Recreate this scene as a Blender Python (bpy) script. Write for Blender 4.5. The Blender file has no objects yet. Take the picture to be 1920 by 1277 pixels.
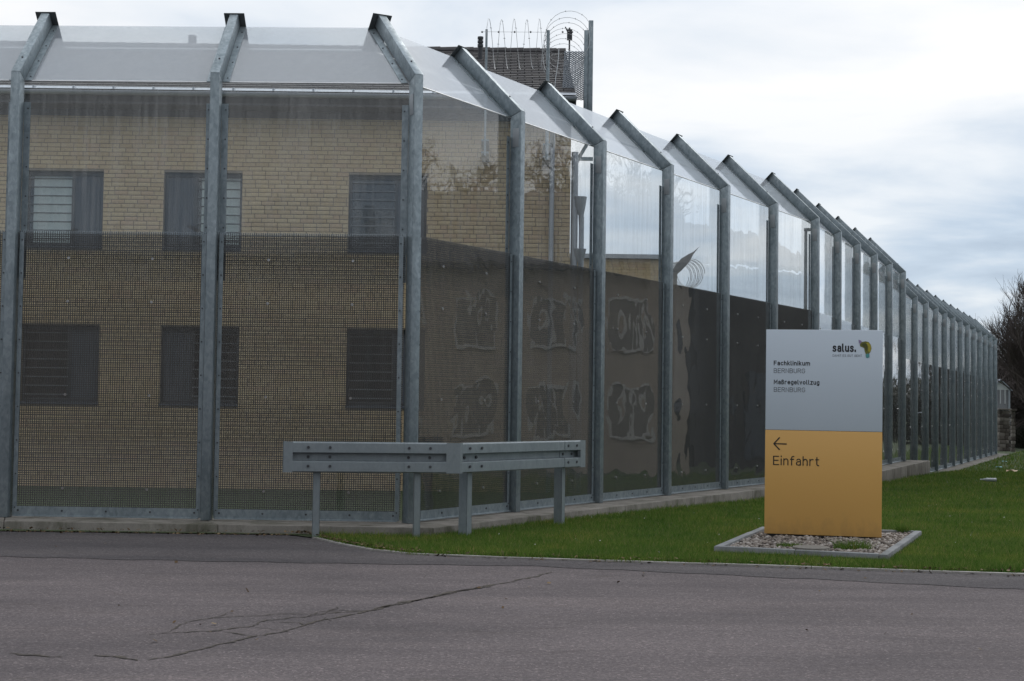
import bpy, bmesh, math, random
import numpy as np
from mathutils import Matrix, Vector

R = math.radians
PI = math.pi
S = bpy.context.scene
COL = S.collection
random.seed(4)
rng = np.random.default_rng(4)

# ------------------------------------------------------------------ camera
CAM_H = 1.56
FPX, PITCH, ROLL = 2733.4, R(2.57737), R(0.77118)
cam_d = bpy.data.cameras.new('camera')
cam = bpy.data.objects.new('camera', cam_d)
COL.objects.link(cam)
cam_d.sensor_fit = 'HORIZONTAL'
cam_d.sensor_width = 36
cam_d.lens = FPX / 1920 * 36
cam_d.clip_start = 0.1
cam_d.clip_end = 3000
cam.matrix_world = Matrix.Translation((0, 0, CAM_H)) @ Matrix.Rotation(PI/2 + PITCH, 4, 'X') @ Matrix.Rotation(ROLL, 4, 'Z')
S.camera = cam

# ------------------------------------------------------------------ world, sun, exposure
SUN_EL, SUN_AZ = R(42), R(25)          # azimuth measured from +Y towards +X
W = bpy.data.worlds.new('World')
S.world = W
W.use_nodes = True
nt = W.node_tree
nt.nodes.clear()
def N(tree, t, **kw):
    n = tree.nodes.new(t)
    for k, v in kw.items():
        setattr(n, k, v)
    return n
def build_world():
    L = nt.links
    out = N(nt, 'ShaderNodeOutputWorld'); bg = N(nt, 'ShaderNodeBackground')
    bg.inputs['Strength'].default_value = 0.1
    sky = N(nt, 'ShaderNodeTexSky', sky_type='NISHITA')
    sky.sun_disc = False; sky.sun_elevation = SUN_EL; sky.sun_rotation = SUN_AZ
    tc = N(nt, 'ShaderNodeTexCoord')
    sep = N(nt, 'ShaderNodeSeparateXYZ'); L.new(tc.outputs['Generated'], sep.inputs[0])
    # cloud layer seen in perspective: direction divided by its height
    addz = N(nt, 'ShaderNodeMath', operation='ADD'); addz.inputs[1].default_value = 0.16
    zc = N(nt, 'ShaderNodeMath', operation='MAXIMUM'); zc.inputs[1].default_value = 0.0
    L.new(sep.outputs['Z'], zc.inputs[0]); L.new(zc.outputs[0], addz.inputs[0])
    dx = N(nt, 'ShaderNodeMath', operation='DIVIDE'); dy = N(nt, 'ShaderNodeMath', operation='DIVIDE')
    L.new(sep.outputs['X'], dx.inputs[0]); L.new(addz.outputs[0], dx.inputs[1])
    L.new(sep.outputs['Y'], dy.inputs[0]); L.new(addz.outputs[0], dy.inputs[1])
    cmb = N(nt, 'ShaderNodeCombineXYZ'); L.new(dx.outputs[0], cmb.inputs[0]); L.new(dy.outputs[0], cmb.inputs[1])
    n1 = N(nt, 'ShaderNodeTexNoise'); n1.inputs['Scale'].default_value = 1.5
    n1.inputs['Detail'].default_value = 7; n1.inputs['Roughness'].default_value = 0.52; n1.inputs['Distortion'].default_value = 0.3
    mp = N(nt, 'ShaderNodeMapping'); mp.inputs['Location'].default_value = (3.1, 0.7, 0); mp.inputs['Scale'].default_value = (0.9, 1.1, 1)
    L.new(cmb.outputs[0], mp.inputs[0]); L.new(mp.outputs[0], n1.inputs['Vector'])
    # elevation: overcast sky is brighter overhead than at the horizon
    el = N(nt, 'ShaderNodeMapRange', interpolation_type='SMOOTHSTEP'); el.inputs['From Min'].default_value = 0.06; el.inputs['From Max'].default_value = 0.26
    el.inputs['To Min'].default_value = 0.06; el.inputs['To Max'].default_value = 0.52
    L.new(sep.outputs['Z'], el.inputs['Value'])
    nm = N(nt, 'ShaderNodeMapRange'); nm.inputs['From Min'].default_value = 0.36; nm.inputs['From Max'].default_value = 0.62
    nm.inputs['To Min'].default_value = 0.0; nm.inputs['To Max'].default_value = 0.54
    L.new(n1.outputs['Fac'], nm.inputs['Value'])
    ad = N(nt, 'ShaderNodeMath', operation='ADD'); ad.use_clamp = True
    L.new(el.outputs[0], ad.inputs[0]); L.new(nm.outputs[0], ad.inputs[1])
    ramp = N(nt, 'ShaderNodeValToRGB')
    e = ramp.color_ramp.elements
    e[0].position = 0.0; e[0].color = (0.25, 0.32, 0.42, 1)
    e[1].position = 1.0; e[1].color = (0.755, 0.755, 0.757, 1)
    m1 = e.new(0.35); m1.color = (0.40, 0.48, 0.58, 1)
    m2 = e.new(0.68); m2.color = (0.62, 0.655, 0.695, 1)
    L.new(ad.outputs[0], ramp.inputs['Fac'])
    sc = N(nt, 'ShaderNodeVectorMath', operation='SCALE'); sc.inputs['Scale'].default_value = 10.0
    L.new(ramp.outputs['Color'], sc.inputs[0])
    # CIE-like overcast brightening towards the zenith
    ov = N(nt, 'ShaderNodeMapRange'); ov.inputs['From Min'].default_value = 0.25; ov.inputs['From Max'].default_value = 1.0
    ov.inputs['To Min'].default_value = 1.0; ov.inputs['To Max'].default_value = 1.85
    L.new(sep.outputs['Z'], ov.inputs['Value'])
    sc2 = N(nt, 'ShaderNodeVectorMath', operation='SCALE'); L.new(sc.outputs[0], sc2.inputs[0]); L.new(ov.outputs[0], sc2.inputs['Scale'])
    # the half of the sky towards the veiled sun is brighter than the half behind the viewpoint
    dt = N(nt, 'ShaderNodeVectorMath', operation='DOT_PRODUCT'); dt.inputs[1].default_value = (math.sin(SUN_AZ), math.cos(SUN_AZ), 0)
    L.new(tc.outputs['Generated'], dt.inputs[0])
    fb = N(nt, 'ShaderNodeMapRange', interpolation_type='SMOOTHSTEP'); fb.inputs['From Min'].default_value = -0.9; fb.inputs['From Max'].default_value = 0.7
    fb.inputs['To Min'].default_value = 0.60; fb.inputs['To Max'].default_value = 1.0
    L.new(dt.outputs['Value'], fb.inputs['Value'])
    sc3 = N(nt, 'ShaderNodeVectorMath', operation='SCALE'); L.new(sc2.outputs[0], sc3.inputs[0]); L.new(fb.outputs[0], sc3.inputs['Scale']); sc2 = sc3
    mix = N(nt, 'ShaderNodeMix', data_type='RGBA'); mix.inputs['Factor'].default_value = 0.93
    L.new(sky.outputs[0], mix.inputs['A']); L.new(sc2.outputs[0], mix.inputs['B'])
    L.new(mix.outputs['Result'], bg.inputs['Color']); L.new(bg.outputs[0], out.inputs[0])
build_world()

sun_d = bpy.data.lights.new('sun', 'SUN'); sun_d.energy = 0.5; sun_d.angle = R(20); sun_d.color = (1.0, 0.97, 0.93)
sun = bpy.data.objects.new('sun', sun_d); COL.objects.link(sun)
sun.location = (0, 0, 40)
sv = Vector((math.sin(SUN_AZ)*math.cos(SUN_EL), math.cos(SUN_AZ)*math.cos(SUN_EL), math.sin(SUN_EL)))
sun.rotation_euler = sv.to_track_quat('Z', 'Y').to_euler()

S.view_settings.view_transform = 'Standard'
S.view_settings.look = 'None'
S.view_settings.exposure = 0.42
S.view_settings.gamma = 1.0
S.view_settings.use_curve_mapping = False
S.render.engine = 'CYCLES'
cy = S.cycles
cy.max_bounces = 10; cy.diffuse_bounces = 3; cy.glossy_bounces = 4; cy.transmission_bounces = 4; cy.transparent_max_bounces = 48
cy.use_denoising = True
cy.denoising_input_passes = 'RGB_ALBEDO_NORMAL'
cy.denoising_prefilter = 'ACCURATE'
cy.caustics_reflective = False; cy.caustics_refractive = False

# ------------------------------------------------------------------ helpers
def ray(px, py):
    u2, v2 = px - 960, 638.5 - py
    cr, sr, cp, sp = math.cos(ROLL), math.sin(ROLL), math.cos(PITCH), math.sin(PITCH)
    u = u2*cr - v2*sr; v = u2*sr + v2*cr
    return np.array([u, FPX*cp - v*sp, FPX*sp + v*cp]) / FPX
def atz(px, py, z=0.0):               # point of the scene at height z along a line of sight
    d = ray(px, py); t = (z - CAM_H)/d[2]
    return Vector((d[0]*t, d[1]*t, z))
def aty(px, py, y):                   # point of the scene at depth y
    d = ray(px, py); t = y/d[1]
    return Vector((d[0]*t, y, d[2]*t + CAM_H))

class MB:
    def __init__(s): s.v = []; s.f = []
    def add(s, vs, fs):
        o = len(s.v); s.v.extend([tuple(p) for p in vs]); s.f.extend([tuple(i + o for i in f) for f in fs]); return s
    def box(s, x0, x1, y0, y1, z0, z1, bottom=True):
        f = [(4,5,6,7), (0,1,5,4), (1,2,6,5), (2,3,7,6), (3,0,4,7)]
        if bottom: f.append((3,2,1,0))
        return s.add([(x0,y0,z0),(x1,y0,z0),(x1,y1,z0),(x0,y1,z0),(x0,y0,z1),(x1,y0,z1),(x1,y1,z1),(x0,y1,z1)], f)
    def prism_x(s, poly, x0, x1):     # poly of (y, z), counter-clockwise seen from +x
        n = len(poly)
        vs = [(x0, y, z) for y, z in poly] + [(x1, y, z) for y, z in poly]
        fs = [tuple(range(n, 2*n)), tuple(reversed(range(n)))]
        for i in range(n):
            j = (i+1) % n; fs.append((i, j, n+j, n+i))
        return s.add(vs, fs)
    def slab(s, q, t):                # four corners and a thickness vector
        q = [Vector(p) for p in q]; t = Vector(t)
        nrm = (q[1]-q[0]).cross(q[2]-q[0])
        if nrm.dot(t) < 0: q = q[::-1]
        vs = q + [p + t for p in q]
        return s.add(vs, [(3,2,1,0), (4,5,6,7), (0,1,5,4), (1,2,6,5), (2,3,7,6), (3,0,4,7)])
    def tube(s, pts, r, n=6, caps=True, closed=False):
        pts = [Vector(p) for p in pts]; m = len(pts)
        rs = r if hasattr(r, '__len__') else [r]*m
        up = None; o = len(s.v)
        for i, p in enumerate(pts):
            if closed: d = pts[(i+1) % m] - pts[i-1]
            else: d = pts[min(i+1, m-1)] - pts[max(i-1, 0)]
            d.normalize()
            if up is None: up = Vector((0, 0, 1)) if abs(d.z) < 0.9 else Vector((1, 0, 0))
            a = d.cross(up)
            if a.length < 1e-5: a = d.cross(Vector((0.3, 0.9, 0.1)))
            a.normalize(); b = a.cross(d); up = b
            for k in range(n):
                an = 2*PI*k/n
                s.v.append(tuple(p + (a*math.cos(an) + b*math.sin(an))*rs[i]))
        for i in range(m if closed else m-1):
            for k in range(n):
                a0 = o + i*n; b0 = o + ((i+1) % m)*n
                s.f.append((a0+k, a0+(k+1) % n, b0+(k+1) % n, b0+k))
        if caps and not closed:
            s.f.append(tuple(o + k for k in reversed(range(n)))); s.f.append(tuple(o+(m-1)*n+k for k in range(n)))
        return s
    def disc(s, c, axis, r, h, n=8):   # short cylinder from c along axis
        a = Vector(axis).normalized()*h
        return s.tube([Vector(c), Vector(c)+a], r, n)
    def mesh(s, name, mat, bevel=0, smooth=False):
        me = bpy.data.meshes.new(name); me.from_pydata(s.v, [], s.f); me.materials.append(mat)
        if bevel:
            bm = bmesh.new(); bm.from_mesh(me)
            ed = [e for e in bm.edges if len(e.link_faces) == 2 and e.calc_face_angle(0) > 0.5]
            bmesh.ops.bevel(bm, geom=ed, offset=bevel, segments=2, profile=0.5, affect='EDGES', clamp_overlap=True)
            bm.to_mesh(me); bm.free()
        if smooth or bevel:
            me.polygons.foreach_set('use_smooth', [True]*len(me.polygons))
            if bevel or smooth == 'auto': me.set_sharp_from_angle(angle=R(35))
        return me
def link(name, me, parent=None, loc=None, rotz=0.0, mat4=None):
    o = bpy.data.objects.new(name, me); COL.objects.link(o)
    if parent is not None: o.parent = parent
    if mat4 is not None: o.matrix_local = mat4
    else:
        if loc is not None: o.location = loc
        if rotz: o.rotation_euler = (0, 0, rotz)
    return o
def tag(o, label=None, cat=None, group=None, kind=None):
    if label: o['label'] = label
    if cat: o['category'] = cat
    if group: o['group'] = group
    if kind: o['kind'] = kind
    return o
def empty(name, loc, label, cat, rotz=0.0, group=None):
    o = link(name, None, None, loc, rotz); o.empty_display_size = 0.3
    return tag(o, label, cat, group)
def copy_tree(o, parent=None):
    c = o.copy(); COL.objects.link(c)
    if parent is not None: c.parent = parent
    for ch in KIDS.get(o.name, []): copy_tree(ch, c)
    return c
KIDS = {}
def part(name, me, parent, loc=None, rotz=0.0, mat4=None, kind=None):
    if name == 'bolt' and len(me.polygons) > 16: kind = 'stuff'
    o = link(name, me, parent, loc, rotz, mat4)
    KIDS.setdefault(parent.name, []).append(o)
    if kind: o['kind'] = kind
    return o
def npmesh(name, v, f, mat):           # fast mesh of equal-sized faces from numpy arrays
    me = bpy.data.meshes.new(name); k = f.shape[1]
    me.vertices.add(len(v)); me.vertices.foreach_set('co', np.asarray(v, 'f4').ravel())
    me.loops.add(f.size); me.loops.foreach_set('vertex_index', f.astype('i4').ravel())
    me.polygons.add(len(f)); me.polygons.foreach_set('loop_start', np.arange(0, f.size, k, dtype='i4'))
    me.update(calc_edges=True); me.materials.append(mat); return me

# ------------------------------------------------------------------ materials
def mat_new(name):
    m = bpy.data.materials.new(name); m.use_nodes = True; t = m.node_tree; t.nodes.clear()
    out = N(t, 'ShaderNodeOutputMaterial'); return m, t, t.links, out
def coords(t, L, scale=(1, 1, 1), kind='Object', rnd=0.0):
    tc = N(t, 'ShaderNodeTexCoord'); mp = N(t, 'ShaderNodeMapping'); mp.inputs['Scale'].default_value = scale
    L.new(tc.outputs[kind], mp.inputs[0])
    if rnd:
        oi = N(t, 'ShaderNodeObjectInfo'); mu = N(t, 'ShaderNodeMath', operation='MULTIPLY'); mu.inputs[1].default_value = rnd
        L.new(oi.outputs['Random'], mu.inputs[0]); L.new(mu.outputs[0], mp.inputs['Location'])
    return mp.outputs[0]
def noise(t, L, vec, scale, detail=4, rough=0.5, dist=0.0):
    n = N(t, 'ShaderNodeTexNoise'); n.inputs['Scale'].default_value = scale; n.inputs['Detail'].default_value = detail
    n.inputs['Roughness'].default_value = rough; n.inputs['Distortion'].default_value = dist
    L.new(vec, n.inputs['Vector']); return n.outputs['Fac']
def rampc(t, L, fac, stops):
    r = N(t, 'ShaderNodeValToRGB'); e = r.color_ramp.elements
    while len(e) < len(stops): e.new(0.5)
    for el, (p, c) in zip(e, stops): el.position = p; el.color = (*c, 1)
    L.new(fac, r.inputs['Fac']); return r.outputs['Color']
def rng_map(t, L, val, a, b, c, d, clamp=True):
    m = N(t, 'ShaderNodeMapRange'); m.clamp = clamp
    for k, v in zip(('From Min', 'From Max', 'To Min', 'To Max'), (a, b, c, d)): m.inputs[k].default_value = v
    L.new(val, m.inputs['Value']); return m.outputs[0]
def mixc(t, L, fac, a, b, mode='MIX'):
    m = N(t, 'ShaderNodeMix', data_type='RGBA', blend_type=mode)
    for k, v in (('Factor', fac), ('A', a), ('B', b)):
        if isinstance(v, (int, float)): m.inputs[k].default_value = v
        elif isinstance(v, tuple): m.inputs[k].default_value = (*v, 1)
        else: L.new(v, m.inputs[k])
    return m.outputs['Result']
def bump(t, L, h, strength, dist=0.01):
    b = N(t, 'ShaderNodeBump'); b.inputs['Strength'].default_value = strength; b.inputs['Distance'].default_value = dist
    L.new(h, b.inputs['Height']); return b.outputs[0]
def principled(t, L, out, col, rough=0.6, metal=0.0, nrm=None, spec=0.5):
    p = N(t, 'ShaderNodeBsdfPrincipled')
    for k, v in (('Base Color', col), ('Roughness', rough), ('Metallic', metal), ('Specular IOR Level', spec)):
        if isinstance(v, (int, float)): p.inputs[k].default_value = v
        elif isinstance(v, tuple): p.inputs[k].default_value = (*v, 1)
        else: L.new(v, p.inputs[k])
    if nrm is not None: L.new(nrm, p.inputs['Normal'])
    L.new(p.outputs[0], out.inputs[0]); return p
def m_simple(name, c0, c1=None, scale=8, rough=0.7, metal=0.0, bmp=0.0, detail=5, spec=0.4, rnd=7.0, stretch=(1, 1, 1)):
    m, t, L, out = mat_new(name); c1 = c1 or tuple(x*0.8 for x in c0)
    v = coords(t, L, stretch, rnd=rnd); n = noise(t, L, v, scale, detail, 0.6)
    col = rampc(t, L, n, [(0.3, c1), (0.7, c0)])
    nr = bump(t, L, n, bmp, 0.01) if bmp else None
    principled(t, L, out, col, rough, metal, nr, spec); return m

def m_galv(name, c0, c1, rough=0.42, metal=0.55, spangle=0.13):
    m, t, L, out = mat_new(name)
    v = coords(t, L, (1, 1, 0.6), rnd=9.0)
    vo = N(t, 'ShaderNodeTexVoronoi'); vo.inputs['Scale'].default_value = 34; L.new(v, vo.inputs['Vector'])
    n1 = noise(t, L, v, 9, 6, 0.65, 0.6); n2 = noise(t, L, v, 1.6, 3)
    sp = N(t, 'ShaderNodeSeparateColor'); L.new(vo.outputs['Color'], sp.inputs[0])
    a = rng_map(t, L, sp.outputs[0], 0, 1, -spangle, spangle, False)
    s1 = N(t, 'ShaderNodeMath', operation='ADD'); L.new(n1, s1.inputs[0]); L.new(a, s1.inputs[1])
    s2 = N(t, 'ShaderNodeMath', operation='ADD'); L.new(s1.outputs[0], s2.inputs[0])
    b = rng_map(t, L, n2, 0.3, 0.7, -0.12, 0.12); L.new(b, s2.inputs[1])
    col = rampc(t, L, s2.outputs[0], [(0.25, c1), (0.55, tuple((x+y)/2 for x, y in zip(c0, c1))), (0.8, c0)])
    ro = rng_map(t, L, s1.outputs[0], 0.2, 0.8, rough+0.12, rough-0.06)
    principled(t, L, out, col, ro, metal, None, 0.5); return m

GALV = m_galv('galvanised_steel', (0.325, 0.380, 0.415), (0.185, 0.226, 0.250))
GALV_RAIL = m_galv('galvanised_rail_steel', (0.31, 0.355, 0.385), (0.225, 0.262, 0.285), 0.45, spangle=0.05)
GALV_DARK = m_galv('weathered_steel_plate', (0.10, 0.115, 0.12), (0.05, 0.06, 0.065), 0.6, 0.3)
BOLT = m_simple('bolt_steel', (0.10, 0.11, 0.12), (0.05, 0.05, 0.06), 30, 0.5, 0.5)
STAINLESS = m_simple('stainless_bolt', (0.62, 0.63, 0.64), (0.4, 0.4, 0.42), 30, 0.28, 1.0)
WIRE = m_simple('wire_mesh_dark', (0.050, 0.052, 0.057), (0.034, 0.036, 0.040), 12, 0.65, 0.1, spec=0.25)
RAZOR = m_simple('razor_wire', (0.50, 0.52, 0.53), (0.36, 0.37, 0.38), 20, 0.5, 0.4)
TAGPLATE = m_simple('grey_tag_plate', (0.36, 0.39, 0.42), (0.30, 0.33, 0.36), 6, 0.5)

def m_pane(name, wob=0.0, wob_scale=1.0, dirt=0.03, dirt_haze_col=(0.62, 0.63, 0.64), streak=(14, 14, 0.7), tint=(0.97, 0.98, 0.98), rough=0.015, haze=0.0, dimple=False, f0=0.045):
    """thin clear sheet: straight-through transparency, Fresnel reflection, dust, run-off streaks and an even haze"""
    m, t, L, out = mat_new(name)
    v = coords(t, L, (1, 1, 1), rnd=23.0)
    geo = N(t, 'ShaderNodeNewGeometry')
    nrm_out = geo.outputs['Normal']
    if wob:
        h = noise(t, L, v, wob_scale, 2, 0.45, 0.5)
        if dimple:
            tc = N(t, 'ShaderNodeTexCoord'); sp = N(t, 'ShaderNodeSeparateXYZ'); L.new(tc.outputs['Object'], sp.inputs[0])
            # pulled in round every fixing (two columns, rows 1.16 m apart)
            def cyc(s, off, per):
                a = N(t, 'ShaderNodeMath', operation='SUBTRACT'); a.inputs[1].default_value = off; L.new(s, a.inputs[0])
                p = N(t, 'ShaderNodeMath', operation='PINGPONG'); p.inputs[1].default_value = per/2; L.new(a.outputs[0], p.inputs[0]); return p.outputs[0]
            cx_ = cyc(sp.outputs['X'], 0.70, 1.05); cz_ = cyc(sp.outputs['Z'], 0.36, 1.16)
            c2 = N(t, 'ShaderNodeCombineXYZ'); L.new(cx_, c2.inputs[0]); L.new(cz_, c2.inputs[2])
            ln = N(t, 'ShaderNodeVectorMath', operation='LENGTH'); L.new(c2.outputs[0], ln.inputs[0])
            d = rng_map(t, L, ln.outputs['Value'], 0.0, 0.34, 0.0, 0.42)
            sq = N(t, 'ShaderNodeMath', operation='ADD'); L.new(h, sq.inputs[0]); L.new(d, sq.inputs[1]); h = sq.outputs[0]
        nrm_out = bump(t, L, h, 1.0, wob)
    dt = N(t, 'ShaderNodeVectorMath', operation='DOT_PRODUCT'); L.new(geo.outputs['Incoming'], dt.inputs[0]); L.new(nrm_out, dt.inputs[1])
    ab = N(t, 'ShaderNodeMath', operation='ABSOLUTE'); L.new(dt.outputs['Value'], ab.inputs[0])
    om = N(t, 'ShaderNodeMath', operation='SUBTRACT'); om.inputs[0].default_value = 1.0; L.new(ab.outputs[0], om.inputs[1]); om.use_clamp = True
    pw = N(t, 'ShaderNodeMath', operation='POWER'); pw.inputs[1].default_value = 4.3; L.new(om.outputs[0], pw.inputs[0])
    fr = rng_map(t, L, pw.outputs[0], 0, 1, f0, 1.0)
    tr = N(t, 'ShaderNodeBsdfTransparent'); tr.inputs[0].default_value = (*tint, 1)
    gl = N(t, 'ShaderNodeBsdfGlossy'); gl.inputs['Roughness'].default_value = rough; gl.inputs[0].default_value = (1, 1, 1, 1)
    if wob: L.new(nrm_out, gl.inputs['Normal'])
    mx = N(t, 'ShaderNodeMixShader'); L.new(fr, mx.inputs[0]); L.new(tr.outputs[0], mx.inputs[1]); L.new(gl.outputs[0], mx.inputs[2])
    # dust and even haze
    vs = coords(t, L, streak, rnd=11.0); n = noise(t, L, vs, 1.0, 6, 0.7)
    vb = coords(t, L, (1, 1, 1), rnd=5.0); nb = noise(t, L, vb, 1.3, 4, 0.6)
    a = rng_map(t, L, n, 0.42, 0.8, 0, 1); b = rng_map(t, L, nb, 0.3, 0.7, 0.2, 1)
    mm = N(t, 'ShaderNodeMath', operation='MULTIPLY'); L.new(a, mm.inputs[0]); L.new(b, mm.inputs[1])
    fac = rng_map(t, L, mm.outputs[0], 0, 1, haze, haze + dirt)
    df = N(t, 'ShaderNodeBsdfDiffuse'); df.inputs[0].default_value = (*dirt_haze_col, 1)
    tl = N(t, 'ShaderNodeBsdfTranslucent'); tl.inputs[0].default_value = (*dirt_haze_col, 1)
    dm = N(t, 'ShaderNodeMixShader'); dm.inputs[0].default_value = 0.5; L.new(df.outputs[0], dm.inputs[1]); L.new(tl.outputs[0], dm.inputs[2])
    m2 = N(t, 'ShaderNodeMixShader'); L.new(fac, m2.inputs[0]); L.new(mx.outputs[0], m2.inputs[1]); L.new(dm.outputs[0], m2.inputs[2])
    L.new(m2.outputs[0], out.inputs[0]); return m
PANE = m_pane('clear_acrylic_pane', dirt=0.20, haze=0.012, wob=0.004, wob_scale=1.4)
PANE_LOW = m_pane('wavy_acrylic_sheet', wob=0.008, wob_scale=1.1, dirt=0.07, haze=0.035, dimple=True)
PANE_FLAT = m_pane('flat_acrylic_sheet', wob=0.0012, wob_scale=0.8, dirt=0.06, haze=0.03)
PANE_SLANT = m_pane('dusty_sky_haze_pane', dirt=0.08, haze=0.30, f0=0.10, streak=(3, 3, 3), dirt_haze_col=(0.72, 0.78, 0.87), rough=0.05)  # bluish haze: dust, plus sky reflection put into its colour
PANE_EDGE = m_simple('pale_pane_lip', (0.72, 0.74, 0.76), (0.6, 0.62, 0.64), 4, 0.4)

def m_asphalt(name, c0, c1, wear=0.25):
    m, t, L, out = mat_new(name)
    v = coords(t, L, (1, 1, 1), rnd=0)
    fine = noise(t, L, v, 130, 3, 0.7); mid = noise(t, L, v, 22, 5, 0.7); big = noise(t, L, coords(t, L, (0.35, 0.9, 1)), 0.9, 5, 0.6, 0.4)
    vo = N(t, 'ShaderNodeTexVoronoi'); vo.inputs['Scale'].default_value = 75; L.new(v, vo.inputs['Vector'])
    sp = N(t, 'ShaderNodeSeparateColor'); L.new(vo.outputs['Color'], sp.inputs[0])
    col = rampc(t, L, big, [(0.32, c1), (0.66, c0)])
    stone = rampc(t, L, sp.outputs[0], [(0.0, (0.62, 0.62, 0.62)), (0.72, (1, 1, 1)), (0.93, (1.2, 1.18, 1.15)), (1.0, (1.9, 1.85, 1.8))])
    col = mixc(t, L, 0.75, col, stone, 'MULTIPLY')
    f2 = rampc(t, L, fine, [(0.3, (0.72, 0.72, 0.72)), (0.7, (1.25, 1.25, 1.25))])
    col = mixc(t, L, 0.6, col, f2, 'MULTIPLY')
    md = rampc(t, L, mid, [(0.35, (0.88, 0.88, 0.87)), (0.68, (1.1, 1.1, 1.1))])
    col = mixc(t, L, 0.8, col, md, 'MULTIPLY')
    tr_ = noise(t, L, coords(t, L, (0.10, 1.5, 1)), 1.4, 5, 0.65, 0.6)      # long worn and dusty bands along the way cars go
    tc_ = rampc(t, L, tr_, [(0.34, (0.80, 0.80, 0.81)), (0.52, (1.0, 1.0, 1.0)), (0.70, (1.16, 1.13, 1.10))]); col = mixc(t, L, 0.55, col, tc_, 'MULTIPLY')
    st_ = noise(t, L, coords(t, L, (0.8, 2.2, 1)), 1.9, 6, 0.72, 0.8)
    col = mixc(t, L, rng_map(t, L, st_, 0.58, 0.74, 0, 0.5), col, (0.060, 0.052, 0.046))
    ad = N(t, 'ShaderNodeMath', operation='ADD'); L.new(fine, ad.inputs[0]); L.new(sp.outputs[0], ad.inputs[1])
    principled(t, L, out, col, 0.86, 0, bump(t, L, ad.outputs[0], 0.5, 0.006), 0.08); return m
ASPHALT = m_asphalt('worn_asphalt', (0.152, 0.133, 0.138), (0.102, 0.091, 0.096))
ASPHALT_DARK = m_asphalt('dark_edge_asphalt', (0.110, 0.101, 0.106), (0.078, 0.073, 0.078))
CRACK = m_simple('crack_with_dirt', (0.075, 0.062, 0.050), (0.030, 0.027, 0.025), 14, 0.95)
def m_concrete(name, c0, c1, stain, st=0.5):
    m, t, L, out = mat_new(name)
    v = coords(t, L, rnd=5.0); n = noise(t, L, v, 3, 7, 0.65); f = noise(t, L, v, 60, 3, 0.6)
    col = rampc(t, L, n, [(0.3, c1), (0.7, c0)])
    sm = noise(t, L, coords(t, L, (1.3, 1.3, 0.6), rnd=3.0), 1.6, 6, 0.7, 0.4)
    col = mixc(t, L, rng_map(t, L, sm, 0.48, 0.66, 0, st), col, stain)
    g = rampc(t, L, f, [(0.3, (0.85, 0.85, 0.85)), (0.7, (1.1, 1.1, 1.1))]); col = mixc(t, L, 0.8, col, g, 'MULTIPLY')
    principled(t, L, out, col, 0.9, 0, bump(t, L, f, 0.3, 0.006), 0.25); return m
CONCRETE = m_concrete('plinth_concrete', (0.25, 0.235, 0.215), (0.17, 0.16, 0.145), (0.065, 0.066, 0.045), 0.8)
KERB = m_concrete('kerb_concrete', (0.24, 0.25, 0.26), (0.17, 0.18, 0.19), (0.12, 0.125, 0.12), 0.5)
EDGING = m_concrete('edging_concrete', (0.36, 0.345, 0.33), (0.26, 0.25, 0.24), (0.14, 0.14, 0.12), 0.5)

def m_brick(name, cols):
    m, t, L, out = mat_new(name)
    geo = N(t, 'ShaderNodeNewGeometry'); oi = N(t, 'ShaderNodeObjectInfo')
    ad = N(t, 'ShaderNodeMath', operation='ADD'); L.new(geo.outputs['Random Per Island'], ad.inputs[0]); L.new(oi.outputs['Random'], ad.inputs[1])
    fr = N(t, 'ShaderNodeMath', operation='FRACT'); L.new(ad.outputs[0], fr.inputs[0])
    col = rampc(t, L, fr.outputs[0], cols)
    n = noise(t, L, coords(t, L, rnd=3.0), 30, 4, 0.7)
    g = rampc(t, L, n, [(0.3, (0.82, 0.82, 0.82)), (0.7, (1.12, 1.12, 1.12))]); col = mixc(t, L, 0.8, col, g, 'MULTIPLY')
    principled(t, L, out, col, 0.85, 0, bump(t, L, n, 0.25, 0.005), 0.25); return m
BRICK = m_brick('yellow_brick', [(0.0, (0.47, 0.365, 0.23)), (0.35, (0.52, 0.415, 0.265)), (0.7, (0.55, 0.45, 0.295)), (1.0, (0.50, 0.375, 0.255))])
MORTAR = m_simple('mortar', (0.27, 0.235, 0.19), (0.22, 0.19, 0.155), 6, 0.95)
TILE = m_brick('grey_roof_tile', [(0.0, (0.085, 0.083, 0.088)), (0.5, (0.11, 0.107, 0.11)), (1.0, (0.135, 0.13, 0.128))])
ZINC = m_simple('zinc_sheet', (0.44, 0.48, 0.53), (0.34, 0.38, 0.43), 3, 0.4, 0.4)
WIN_FRAME = m_simple('dark_grey_frame', (0.062, 0.069, 0.078), (0.050, 0.056, 0.064), 4, 0.45)
WIN_SHEET = m_simple('dark_perforated_sheet', (0.090, 0.105, 0.128), (0.070, 0.082, 0.100), 5, 0.55, stretch=(8, 8, 0.6))
SKY_GLARE = m_simple('pale_sky_glare', (0.72, 0.80, 0.79), (0.62, 0.70, 0.69), 1.5, 0.8)
BAR_STEEL = m_simple('grille_bar_grey', (0.17, 0.185, 0.20), (0.12, 0.13, 0.145), 6, 0.45, 0.2)
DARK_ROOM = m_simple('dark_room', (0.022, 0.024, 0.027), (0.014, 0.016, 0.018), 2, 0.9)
GLASS = m_pane('window_glass', dirt=0.02)
DARK_METAL = m_simple('dark_flue_metal', (0.055, 0.06, 0.068), (0.04, 0.044, 0.05), 8, 0.5, 0.3)
SIGN_WHITE = m_simple('sign_white', (0.57, 0.65, 0.74), (0.555, 0.635, 0.725), 1.2, 0.32, rnd=0)
SIGN_ORANGE = m_simple('sign_orange', (0.56, 0.30, 0.070), (0.545, 0.29, 0.065), 1.2, 0.32, rnd=0)
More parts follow.
